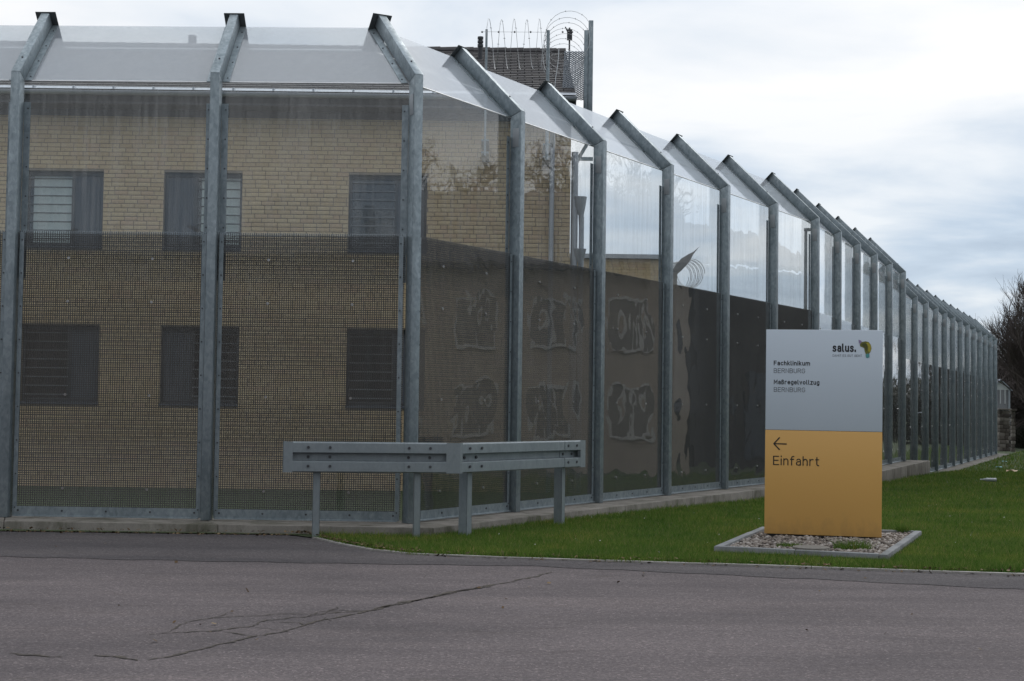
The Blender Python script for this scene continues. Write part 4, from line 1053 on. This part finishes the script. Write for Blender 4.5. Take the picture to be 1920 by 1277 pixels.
part('arrow', ar.mesh('arrow', INK_BROWN), sg_)
def emb(name, c): return m_simple('emblem_'+name, c, tuple(x*0.85 for x in c), 20, 0.5, rnd=0)
flat_poly('emblem', [(1612.5, 637), (1617, 638.5), (1620, 642), (1616, 645.5), (1613.5, 643)], emb('lilac', (0.30, 0.24, 0.42)), -0.0022)
flat_poly('emblem', [(1615, 646), (1619, 641.5), (1626, 640), (1632, 641.5), (1635.5, 646.5), (1637, 653), (1635, 660), (1632, 664), (1627, 666), (1624.5, 660), (1623, 653), (1619.5, 651), (1616, 650)], emb('olive', (0.16, 0.17, 0.035)), -0.0024)
flat_poly('emblem', [(1627, 643), (1631.5, 642), (1635, 647), (1636.5, 653), (1634, 661), (1630.5, 658), (1631, 651), (1629, 646)], emb('yellow', (0.42, 0.36, 0.05)), -0.0027)
flat_poly('emblem', [(1618, 646.5), (1623, 643.5), (1628, 645), (1629, 651), (1628, 660), (1625.5, 655), (1623, 651)], emb('dark_olive', (0.085, 0.095, 0.03)), -0.003)
flat_poly('emblem', [(1625.5, 665.5), (1629, 663), (1633, 664), (1633, 670), (1630, 671.5), (1627, 671.5)], emb('teal', (0.10, 0.33, 0.34)), -0.0028)

# gravel bed round the sign, with kerb stones
KZ = 0.085
bFL, bFR, bBR, bBL = atz(1338, 1024.5, KZ), atz(1664, 1039.5, KZ), atz(1728, 995, KZ), atz(1428, 987, KZ)
bed = empty('gravel_bed', (bFL.x, bFL.y, 0), 'gravel bed framed by grey kerb stones round the entrance sign', 'flower bed')
def kerb_run(A, B_, inward, n_):
    d = (B_-A); ln = d.length; d.normalize(); nn = Vector((-d.y, d.x, 0)); nn = nn if nn.dot(inward) > 0 else -nn
    for i in range(n_):
        a = A + d*(ln*i/n_ + 0.003); b = A + d*(ln*(i+1)/n_ - 0.003); dz = Vector((0, 0, random.uniform(-0.006, 0.006)))
        q = [Vector((v.x, v.y, -0.15)) - bed.location for v in (a, b, b+nn*0.085, a+nn*0.085)]
        part('kerb_stone', MB().slab(q, Vector((0, 0, KZ+0.15))+dz).mesh('kerb_stone', KERB, bevel=0.008), bed)
cen = (bFL+bFR+bBR+bBL)/4
dF = (bFR-bFL).normalized(); dB = (bBR-bBL).normalized()
kerb_run(bFL, bFR - dF*0.09, cen-bFL, 2); kerb_run(bFR, bBR, cen-bFR, 3); kerb_run(bBL, bFL + (bBL-bFL).normalized()*0.09, cen-bBL, 3); kerb_run(bBL + dB*0.09, bBR - dB*0.09, cen-bBL, 2)
def in_quad(P, q):
    ok = np.ones(len(P), bool)
    for a, b in zip(q, q[1:]+q[:1]): ok &= ((b.x-a.x)*(P[:, 1]-a.y) - (b.y-a.y)*(P[:, 0]-a.x)) > 0
    return ok
quad = [bFL, bFR, bBR, bBL]
inner = [cen + (v-cen)*0.93 for v in quad]
ico = bmesh.new(); bmesh.ops.create_icosphere(ico, subdivisions=1, radius=1); iv = np.array([v.co[:] for v in ico.verts]); ifc = np.array([[v.index for v in f.verts] for f in ico.faces]); ico.free()
def pebbles(n_, q, size, z0, zr):
    lo_ = np.array([min(v.x for v in q), min(v.y for v in q)]); hi_ = np.array([max(v.x for v in q), max(v.y for v in q)])
    P = rng.uniform(lo_, hi_, (n_*4, 2)); P = P[in_quad(P, q)][:n_]; k = len(P)
    sc = rng.uniform(0.6, 1.5, (k, 1))*size*np.stack([rng.uniform(.8, 1.5, k), rng.uniform(.7, 1.2, k), rng.uniform(.5, .8, k)], 1)
    an = rng.uniform(0, 2*PI, k); V = iv[None]*sc[:, None, :]*(1+rng.normal(0, .13, (k, len(iv), 1)))
    X = V[..., 0]*np.cos(an)[:, None] - V[..., 1]*np.sin(an)[:, None]; Y = V[..., 0]*np.sin(an)[:, None] + V[..., 1]*np.cos(an)[:, None]
    Z = V[..., 2] + (z0 + rng.uniform(0, zr, k))[:, None]
    V = np.stack([X + P[:, :1], Y + P[:, 1:], Z], -1).reshape(-1, 3)
    F = (ifc[None] + (np.arange(k)*len(iv))[:, None, None]).reshape(-1, 3); return V, F
V, F = pebbles(4200, inner, 0.020, 0.03, 0.03); V -= np.array(bed.location)
part('gravel', npmesh('gravel', V, F, PEBBLE), bed, kind='stuff')
qq = [Vector((v.x, v.y, 0.0))-bed.location for v in quad]
part('soil', MB().slab(qq, (0, 0, 0.035)).mesh('soil', m_simple('bed_soil', (0.09, 0.075, 0.06), (0.05, 0.042, 0.035), 20, 0.95)), bed)
p = atz(1521, 1027.5, 0.07)
gl_ = tag(link('ground_light', MB().tube([(0, 0, -0.05), (0, 0, 0.012), (0, 0, 0.016)], [0.20, 0.20, 0.185], 24).mesh('ground_light', m_simple('lid_grey', (0.20, 0.19, 0.17), (0.14, 0.13, 0.12), 20, 0.7), smooth='auto'), None, p), 'round grey lid lying in the gravel before the entrance sign', 'lid')

# ------------------------------------------------------------------ grass
def outside(P):                        # outside the fence plinth, on the lawn
    r = np.array([math.sin(AR), -math.cos(AR)]); d1 = (P-np.array([CX, CYY])) @ r
    r2 = np.array([math.sin(AR2), -math.cos(AR2)]); d2 = (P-np.array([P6.x, P6.y])) @ r2
    ok = (d1 > 0.61) | (d2 > 0.61)
    front = P[:, 1] < 17.33
    return (ok | front) & ~((P[:, 1] > 17.3) & (P[:, 0] < CX))
def blades(n_, y0, y1, pw, wid, ht, quad_ex=None, xr=None, dens=None):
    u = rng.uniform(0, 1, n_); y = (y0**(1-pw) + u*(y1**(1-pw)-y0**(1-pw)))**(1/(1-pw))
    x = rng.uniform(-0.15, 0.40, n_)*y if xr is None else rng.uniform(xr[0], xr[1], n_)
    P = np.stack([x, y], 1); ok = outside(P) & (y > edge_y(x)+0.03+rng.uniform(-0.06, 0.07, n_)+0.05*np.sin(x*4.1)*np.sin(x*1.7)) & (x > ex[0]+0.0)
    big = [cen + (v-cen)*1.01 for v in quad]; ok &= ~in_quad(P, big)
    if dens is not None: ok &= dens(x, y)
    P = P[ok]; k = len(P); sc = np.maximum(1, P[:, 1]/17)
    w = wid*sc*rng.uniform(.6, 1.4, k); h = ht*rng.uniform(.5, 1.35, k)*np.sqrt(sc); an = rng.uniform(0, 2*PI, k); lean = rng.normal(0, .45, (k, 2))*h[:, None]
    z = ground_h(P[:, 1])+0.01
    dx_, dy_ = np.cos(an)*w/2, np.sin(an)*w/2
    V = np.empty((k, 3, 3)); V[:, 0] = np.stack([P[:, 0]-dx_, P[:, 1]-dy_, z], 1); V[:, 1] = np.stack([P[:, 0]+dx_, P[:, 1]+dy_, z], 1)
    V[:, 2] = np.stack([P[:, 0]+lean[:, 0], P[:, 1]+lean[:, 1], z+h], 1)
    return V.reshape(-1, 3)
Vg = np.concatenate([blades(620000, 14.2, 90, 2.1, 0.006, 0.050), blades(60000, 14.2, 19, 1.5, 0.007, 0.085, dens=lambda x, y: y < edge_y(x)+0.35), 
                     blades(70000, 14.2, 40, 1.6, 0.007, 0.085, dens=lambda x, y: (np.sin(x*3.1+np.sin(y*2.3)*1.3)+np.sin(y*2.7+x*1.1)) > 0.9)])
tag(link('lawn_grass', npmesh('lawn_grass', Vg, np.arange(len(Vg)).reshape(-1, 3), GRASS)), 'short green lawn grass in front of the steel fence', 'grass', kind='stuff')
# weeds in the gravel
def tuft(c, n_, r, h):
    k = n_; a = rng.uniform(0, 2*PI, k); rr = np.sqrt(rng.uniform(0, 1, k))*r; x = c.x+np.cos(a)*rr; y = c.y+np.sin(a)*rr*0.6; b = rng.uniform(0, 2*PI, k); w = 0.004; hh = h*rng.uniform(.4, 1.2, k)
    V = np.empty((k, 3, 3)); V[:, 0] = np.stack([x-np.cos(b)*w, y-np.sin(b)*w, 0*x+c.z], 1); V[:, 1] = np.stack([x+np.cos(b)*w, y+np.sin(b)*w, 0*x+c.z], 1)
    V[:, 2] = np.stack([x+rng.normal(0, .5, k)*hh, y+rng.normal(0, .5, k)*hh, c.z+hh], 1); return V.reshape(-1, 3)
for px, py, r_, h_, lab in ((1597, 1030, 0.2, 0.11, 'green weed tuft at the front kerb of the gravel bed'), (1480, 1026, 0.14, 0.05, 'small weed tuft beside the round lid in the gravel'), (1693, 1000, 0.08, 0.12, 'dry weed tuft at the back corner of the gravel bed')):
    c = atz(px, py, 0.05); V = tuft(Vector((0, 0, 0)), 420, r_, h_)
    tag(link('weed_tuft', npmesh('weed_tuft', V, np.arange(len(V)).reshape(-1, 3), GRASS), None, c), lab, 'weed')
# daisies and dead leaves
def flakes(P, size, z, mat, name):
    k = len(P); a = rng.uniform(0, 2*PI, k); s = size*rng.uniform(.5, 1.3, k); t = rng.normal(0, .35, (k, 2))
    c, sn = np.cos(a)*s, np.sin(a)*s; V = np.empty((k, 4, 3))
    for i, (u, v) in enumerate(((1, 0), (0, .6), (-1, 0), (0, -.6))):
        X = u*c - v*sn; Y = u*sn + v*c; V[:, i] = np.stack([P[:, 0]+X, P[:, 1]+Y, z + X*t[:, 0] + Y*t[:, 1] + s*0.25], 1)
    return npmesh(name, V.reshape(-1, 3), np.arange(4*k).reshape(-1, 4), mat)
P = np.stack([rng.uniform(-1, 9, 900), rng.uniform(15, 32, 900)], 1); P = P[outside(P) & (P[:, 1] > edge_y(P[:, 0])+0.1)][:70]
P = P[~in_quad(P, quad)]
tag(link('daisies', flakes(P, 0.010, ground_h(P[:, 1])+0.055, DAISY, 'daisies')), 'scattered white daisies in the lawn', 'daisies', kind='stuff')
xL = rng.uniform(-7.2, -2.2, 420); P = np.stack([xL, 17.33-np.abs(rng.normal(0, .07, 420))], 1)
P2 = np.stack([np.concatenate([rng.uniform(-2.5, -0.9, 320), rng.uniform(-0.9, 6, 380)]), np.zeros(700)], 1); P2[:, 1] = edge_y(P2[:, 0]) + np.concatenate([np.abs(rng.normal(0.1, .12, 320)), rng.normal(0.03, .09, 380)])
P3 = np.stack([rng.uniform(-7, 8, 60), rng.uniform(9, 16.5, 60)], 1); P3 = P3[P3[:, 1] < edge_y(P3[:, 0])]
P = np.concatenate([P, P2, P3])
tag(link('leaf_litter', flakes(P, 0.022, np.where(P[:, 1] > edge_y(P[:, 0]), 0.04, 0.008), LEAF, 'leaf_litter')), 'dead brown leaves along the foot of the plinth', 'leaves', kind='stuff')

# litter on the lawn
p = atz(1838, 903.5, -0.12); q = atz(1869, 904.5, -0.12); d = (q-p); ln = d.length
bt = empty('plastic_bottle', p, 'empty clear plastic bottle lying on the lawn', 'bottle', math.atan2(d.y, d.x))
rr = ln*0.11
part('body', MB().tube([(ln*t, 0, rr*1.4) for t in (0.30, 0.36, 0.5, 0.55, 0.6, 0.97, 1.0)], [rr*.7, rr, rr, rr*.92, rr, rr, rr*.7], 12).mesh('body', BOTTLE, smooth='auto'), bt)
part('neck', MB().tube([(ln*t, 0, rr*1.4) for t in (0.09, 0.14, 0.30)], [rr*.3, rr*.33, rr*.7], 12).mesh('neck', BOTTLE, smooth='auto'), bt)
part('screw_cap', MB().tube([(0, 0, rr*1.4), (ln*0.085, 0, rr*1.4)], rr*.36, 10).mesh('screw_cap', WHITE_PAINT), bt)
def scrap(name, px, py, z, size, mat, lab, cat):
    c = atz(px, py, z); mb = MB(); n_ = 6
    for i in range(n_):
        for j in range(4): mb.v.append(((i/(n_-1)-.5)*size*1.8+random.uniform(-.1, .1)*size, (j/3-.5)*size*0.9+random.uniform(-.1, .1)*size, size*random.uniform(0.05, 0.42)))
    for i in range(n_-1):
        for j in range(3): a = i*4+j; mb.f.append((a, a+4, a+5, a+1))
    me = mb.mesh(name, mat); bm = bmesh.new(); bm.from_mesh(me); bmesh.ops.solidify(bm, geom=bm.faces[:], thickness=0.004); bm.to_mesh(me); bm.free()
    return tag(link(name, me, None, c, random.uniform(-.4, .4)), lab, cat)
scrap('paper_scrap', 1897, 884.5, -0.18, 0.17, PAPER_MAT, 'crumpled buff paper lying on the lawn beyond the bottle', 'paper')
scrap('plastic_scrap', 1873, 876.5, -0.2, 0.10, TEAL_SCRAP, 'pale teal plastic scrap on the lawn near the fence end', 'litter')
scrap('plastic_scrap', 1883, 866, -0.24, 0.10, TEAL_SCRAP, 'small teal scrap farthest out on the lawn', 'litter')

# ------------------------------------------------------------------ trees, pillars and hut beyond the lawn
def branch_tree(seed, height, spread, levels, trunk_r, kids, twig_r=0.006, up=0.35):
    rd_ = random.Random(seed); big = MB(); small = MB()
    def grow(p, d, ln, r, lv):
        n_ = 4 if lv < 2 else 3; pts = [p]; q = p; dd = d.copy()
        for i in range(n_):
            dd = (dd + Vector((rd_.gauss(0, .16), rd_.gauss(0, .16), rd_.gauss(0.03, .12)))).normalized(); q = q + dd*(ln/n_); pts.append(q)
        r1 = max(twig_r*0.6, r*0.55); rs = [r + (r1-r)*i/n_ for i in range(n_+1)]
        (big if lv == 0 else small).tube(pts, rs, 6 if lv < 2 else 3, caps=False)
        if lv >= levels: return
        kn = kids[lv]
        for i in range(kn):
            t = rd_.uniform(0.25 if lv else 0.12, 1.0); seg = min(n_-1, int(t*n_)); b = pts[seg].lerp(pts[seg+1], t*n_-seg)
            a = rd_.uniform(0, 2*PI); side = Vector((math.cos(a), math.sin(a), up)).normalized()
            nd = (dd*0.55 + side*spread).normalized()
            grow(b, nd, ln*rd_.uniform(.45, .75)*(1.05-0.3*t), max(twig_r, r*0.5), lv+1)
    grow(Vector((0, 0, -0.2)), Vector((0, 0, 1)), height*0.62, trunk_r, 0)
    return big.mesh('trunk', BARK), small.mesh('crown', TWIG)
T1 = branch_tree(3, 12.6, 0.48, 4, 0.15, [34, 11, 9, 6], 0.008, 0.75)
T2 = branch_tree(8, 6.4, 1.1, 4, 0.12, [18, 9, 7, 5], 0.013, 0.2)
T3 = branch_tree(21, 12.5, 0.8, 4, 0.26, [13, 7, 5, 4], 0.012, 0.35)
def bare_tree(me, x, y, lab, rot=0.0, sc=1.0):
    t = empty('bare_tree', (x, y, float(ground_h(y))), lab, 'tree', rot, 'bare trees beyond the lawn'); t.scale = (sc, sc, sc)
    part('trunk', me[0], t); part('crown', me[1], t); return t
xpx = lambda px, y: aty(px, 700, y).x
bare_tree(T1, xpx(1934, 74), 74, 'tallest bare brown tree at the lawn edge, twigs reaching over the fence end', 0.0, 0.80)
bare_tree(T2, xpx(1890, 84), 84, 'low bushy bare tree directly behind the pale hut', 1.2)
bare_tree(T2, xpx(1925, 90), 90, 'bare tree in the thicket behind the stone pillars', 2.9, 1.15)
bare_tree(T1, xpx(1990, 84), 84, 'bare tree at the outer edge of the thicket, cut by the picture edge', 4.0, 0.75)
bare_tree(T2, xpx(1862, 96), 96, 'farthest bare tree, mostly hidden behind the fence end', 0.4, 1.0)
# thicket: brown brush filling the gaps
def brush(n_, x0, x1, y0, y1, h):
    k = n_; x = rng.uniform(x0, x1, k); y = rng.uniform(y0, y1, k); a = rng.uniform(0, 2*PI, k); ln = h*rng.uniform(.12, .4, k); z = ground_h(y) + h*rng.uniform(0, 1, k)**1.3*rng.uniform(.35, 1, k)
    d = np.stack([np.cos(a)*.7, np.sin(a)*.7, rng.uniform(-.1, .9, k)], 1); w = np.stack([-np.sin(a), np.cos(a), 0*a], 1)*0.018
    p = np.stack([x, y, z], 1); V = np.stack([p-w, p+w, p+d*ln[:, None]], 1); return V.reshape(-1, 3)
V = brush(30000, xpx(1855, 92), xpx(2080, 92), 88, 98, 3.6)
tag(link('undergrowth', npmesh('undergrowth', V, np.arange(len(V)).reshape(-1, 3), TWIG)), 'brown leafless undergrowth behind the pale hut and stone pillars', 'undergrowth', kind='stuff')
V = brush(42000, xpx(1884, 92), xpx(2050, 92), 89, 96, 7.4)
V[1::3] = V[0::3] + (V[1::3]-V[0::3])*0.45
tag(link('undergrowth', npmesh('undergrowth', V, np.arange(len(V)).reshape(-1, 3), TWIG)), 'tall grey-brown brushwood rising behind the stone pillars', 'undergrowth', kind='stuff')
V = brush(9000, xpx(1903, 86), xpx(2000, 86), 84, 87, 1.9)
tag(link('undergrowth', npmesh('undergrowth', V, np.arange(len(V)).reshape(-1, 3), EVERGREEN)), 'dark evergreen undergrowth beside the stone pillars', 'undergrowth', kind='stuff')

def stone_pillar(px0, px1, pyt, pyb, y, lab):
    a, b = aty(px0, pyb, y), aty(px1, pyb, y); zt = aty(px0, pyt, y).z; z0 = float(ground_h(y)); w = b.x-a.x
    o = empty('stone_pillar', ((a.x+b.x)/2, y, z0), lab, 'pillar', 0, 'field stone pillars at the lawn edge')
    part('core', MB().box(-w/2+.05, w/2-.05, .05, w-.05, -0.1, zt-z0-0.06).mesh('core', MORTAR), o)
    z = 0.0; rows = 11; hgt = (zt-z0-0.05)/rows
    for j in range(rows):
        x = -w/2 + random.uniform(-.02, .02)
        while x < w/2-0.04:
            l = min(random.uniform(.16, .36), w/2+0.02-x)
            part('stone', MB().box(x+.008, x+l-.008, random.uniform(-.02, .03), w, j*hgt+.008, (j+1)*hgt-.006).mesh('stone', STONE, bevel=0.02), o); x += l
    part('cap_stone', MB().box(-w/2-.06, w/2+.06, -.06, w+.06, zt-z0-0.045, zt-z0+.03).mesh('cap_stone', STONE, bevel=0.012), o)
stone_pillar(1874, 1895, 767, 836, 78, 'pale field stone pillar with cap stone at the end of the lawn')
stone_pillar(1897, 1904, 769, 838, 77, 'narrow dark stone pillar beside the pale one')
def hedge_mass(x0, x1, y0, y1, h, n_, z0=-0.3, s0=0.3):
    k = n_; x = rng.uniform(x0, x1, k); y = rng.uniform(y0, y1, k); top = h*(0.8+0.2*np.sin(x*0.9)*np.sin(x*0.37+y)); z = z0 + top*rng.uniform(0, 1, k)**0.8
    a = rng.uniform(0, 2*PI, k); s = s0*rng.uniform(.5, 1.5, k); d = np.stack([np.cos(a), np.sin(a), rng.normal(0, .5, k)], 1)*s[:, None]; w = np.stack([-np.sin(a), np.cos(a), rng.normal(0, .6, k)], 1)*(s*.5)[:, None]; p = np.stack([x, y, z], 1)
    V = np.stack([p-w, p+d, p+w, p-d*.5], 1).reshape(-1, 3); return npmesh('woodland', V, np.arange(4*k).reshape(-1, 4), EVERGREEN)
tag(link('woodland', hedge_mass(xpx(1975, 92), xpx(3200, 92), 88, 96, 4.6, 16000, -0.5, 0.32)), 'dark wood running on past the stone pillars along the lawn', 'woodland', kind='stuff')
# small pale hut with a glazed gable
hy = 80.0; a = aty(1858, 757, hy); b = aty(1893, 757, hy); z0 = float(ground_h(hy)); ze = aty(1875, 731, hy).z-z0; zr = aty(1877, 714, hy).z-z0; zs = aty(1877, 757, hy).z-z0
hut = empty('glazed_hut', ((a.x+b.x)/2, hy, z0), 'small pale hut with a white gable standing behind the fence end', 'hut')
w = (b.x-a.x)/2
part('wall', MB().box(-w, w, 0, 1.8, -0.2, ze).mesh('wall', m_simple('hut_grey', (0.30, 0.31, 0.34), (0.24, 0.25, 0.28), 3, 0.6)), hut)
gm = MB(); gm.add([(-w, -.01, ze+.002), (w, -.01, ze+.002), (0, -.01, zr), (-w, 1.8, ze+.002), (w, 1.8, ze+.002), (0, 1.8, zr)], [(0, 1, 2), (5, 4, 3), (0, 3, 4, 1)])
part('gable', gm.mesh('gable', WHITE_PAINT), hut)
rm = MB()
for sx in (-1, 1): rm.slab([(sx*(w+.12), -.12, ze-.06), (0, -.12, zr+.03), (0, 1.95, zr+.03), (sx*(w+.12), 1.95, ze-.06)], (0, 0, 0.07))
part('roof', rm.mesh('roof', m_simple('hut_roof', (0.34, 0.38, 0.44), (0.28, 0.32, 0.38), 4, 0.5)), hut)
for x in (-w*.5, 0, w*.5): part('slat', MB().box(x-.025, x+.025, -.03, -.003, zs, ze).mesh('slat', WHITE_PAINT), hut)
part('corner_post', MB().box(w-.08, w+.02, -.05, -.004, 0, ze).mesh('corner_post', ZINC), hut)

# ------------------------------------------------------------------ across the road: what the panes mirror
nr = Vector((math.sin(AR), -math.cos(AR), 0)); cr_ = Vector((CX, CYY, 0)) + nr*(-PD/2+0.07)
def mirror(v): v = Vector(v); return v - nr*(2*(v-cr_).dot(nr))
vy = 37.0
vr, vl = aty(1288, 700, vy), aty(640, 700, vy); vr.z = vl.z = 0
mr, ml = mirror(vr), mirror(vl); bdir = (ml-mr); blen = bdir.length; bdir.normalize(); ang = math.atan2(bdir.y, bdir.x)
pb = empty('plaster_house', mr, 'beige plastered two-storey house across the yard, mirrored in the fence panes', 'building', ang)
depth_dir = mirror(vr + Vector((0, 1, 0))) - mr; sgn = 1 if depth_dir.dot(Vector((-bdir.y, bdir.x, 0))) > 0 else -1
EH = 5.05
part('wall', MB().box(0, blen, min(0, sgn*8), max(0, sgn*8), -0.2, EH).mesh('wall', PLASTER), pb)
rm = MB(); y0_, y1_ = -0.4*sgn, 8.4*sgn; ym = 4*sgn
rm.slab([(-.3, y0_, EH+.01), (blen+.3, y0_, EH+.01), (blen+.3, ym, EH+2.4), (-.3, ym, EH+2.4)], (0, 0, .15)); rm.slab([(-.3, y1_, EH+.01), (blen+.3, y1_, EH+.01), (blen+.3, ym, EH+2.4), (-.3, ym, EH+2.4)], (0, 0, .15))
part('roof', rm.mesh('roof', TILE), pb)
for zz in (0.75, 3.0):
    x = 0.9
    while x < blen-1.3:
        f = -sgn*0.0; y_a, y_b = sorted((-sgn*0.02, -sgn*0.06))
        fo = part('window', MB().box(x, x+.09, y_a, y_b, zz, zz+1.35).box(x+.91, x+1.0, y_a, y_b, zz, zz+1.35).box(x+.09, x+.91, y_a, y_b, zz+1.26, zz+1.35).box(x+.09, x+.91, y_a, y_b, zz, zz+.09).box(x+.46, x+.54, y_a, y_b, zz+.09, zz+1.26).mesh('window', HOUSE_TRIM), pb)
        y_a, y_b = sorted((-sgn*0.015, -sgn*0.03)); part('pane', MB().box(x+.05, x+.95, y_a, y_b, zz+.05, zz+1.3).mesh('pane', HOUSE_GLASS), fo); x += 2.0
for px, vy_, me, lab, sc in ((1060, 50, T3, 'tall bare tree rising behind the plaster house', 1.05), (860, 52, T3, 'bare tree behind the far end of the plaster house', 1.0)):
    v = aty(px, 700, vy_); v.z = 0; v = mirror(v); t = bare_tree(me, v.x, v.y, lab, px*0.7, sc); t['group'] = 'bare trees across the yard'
# dark barn added beside the plaster house for a smooth dark reflection
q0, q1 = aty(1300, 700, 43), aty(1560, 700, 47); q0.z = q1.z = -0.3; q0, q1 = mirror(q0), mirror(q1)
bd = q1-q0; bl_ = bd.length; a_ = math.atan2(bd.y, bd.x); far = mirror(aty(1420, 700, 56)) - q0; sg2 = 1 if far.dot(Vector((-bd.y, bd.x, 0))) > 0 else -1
br_ = empty('added_dark_barn', q0, 'unseen dark grey barn added beside the plaster house to darken the pane reflections', 'barn', a_)
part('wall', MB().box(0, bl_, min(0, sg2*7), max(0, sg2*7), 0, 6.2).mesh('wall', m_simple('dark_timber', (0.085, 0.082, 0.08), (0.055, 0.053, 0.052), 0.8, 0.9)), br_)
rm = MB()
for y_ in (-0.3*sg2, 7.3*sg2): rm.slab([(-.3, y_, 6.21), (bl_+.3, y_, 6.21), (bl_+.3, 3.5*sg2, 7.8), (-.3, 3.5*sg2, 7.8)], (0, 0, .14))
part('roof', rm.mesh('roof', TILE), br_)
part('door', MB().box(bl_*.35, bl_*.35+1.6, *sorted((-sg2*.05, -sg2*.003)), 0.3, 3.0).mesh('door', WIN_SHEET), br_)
# long building added behind the viewpoint to darken reflections in the front panes
lb = empty('added_road_building', (-2, -24, 0), 'unseen long dark building added across the road to darken the front pane reflections', 'building')
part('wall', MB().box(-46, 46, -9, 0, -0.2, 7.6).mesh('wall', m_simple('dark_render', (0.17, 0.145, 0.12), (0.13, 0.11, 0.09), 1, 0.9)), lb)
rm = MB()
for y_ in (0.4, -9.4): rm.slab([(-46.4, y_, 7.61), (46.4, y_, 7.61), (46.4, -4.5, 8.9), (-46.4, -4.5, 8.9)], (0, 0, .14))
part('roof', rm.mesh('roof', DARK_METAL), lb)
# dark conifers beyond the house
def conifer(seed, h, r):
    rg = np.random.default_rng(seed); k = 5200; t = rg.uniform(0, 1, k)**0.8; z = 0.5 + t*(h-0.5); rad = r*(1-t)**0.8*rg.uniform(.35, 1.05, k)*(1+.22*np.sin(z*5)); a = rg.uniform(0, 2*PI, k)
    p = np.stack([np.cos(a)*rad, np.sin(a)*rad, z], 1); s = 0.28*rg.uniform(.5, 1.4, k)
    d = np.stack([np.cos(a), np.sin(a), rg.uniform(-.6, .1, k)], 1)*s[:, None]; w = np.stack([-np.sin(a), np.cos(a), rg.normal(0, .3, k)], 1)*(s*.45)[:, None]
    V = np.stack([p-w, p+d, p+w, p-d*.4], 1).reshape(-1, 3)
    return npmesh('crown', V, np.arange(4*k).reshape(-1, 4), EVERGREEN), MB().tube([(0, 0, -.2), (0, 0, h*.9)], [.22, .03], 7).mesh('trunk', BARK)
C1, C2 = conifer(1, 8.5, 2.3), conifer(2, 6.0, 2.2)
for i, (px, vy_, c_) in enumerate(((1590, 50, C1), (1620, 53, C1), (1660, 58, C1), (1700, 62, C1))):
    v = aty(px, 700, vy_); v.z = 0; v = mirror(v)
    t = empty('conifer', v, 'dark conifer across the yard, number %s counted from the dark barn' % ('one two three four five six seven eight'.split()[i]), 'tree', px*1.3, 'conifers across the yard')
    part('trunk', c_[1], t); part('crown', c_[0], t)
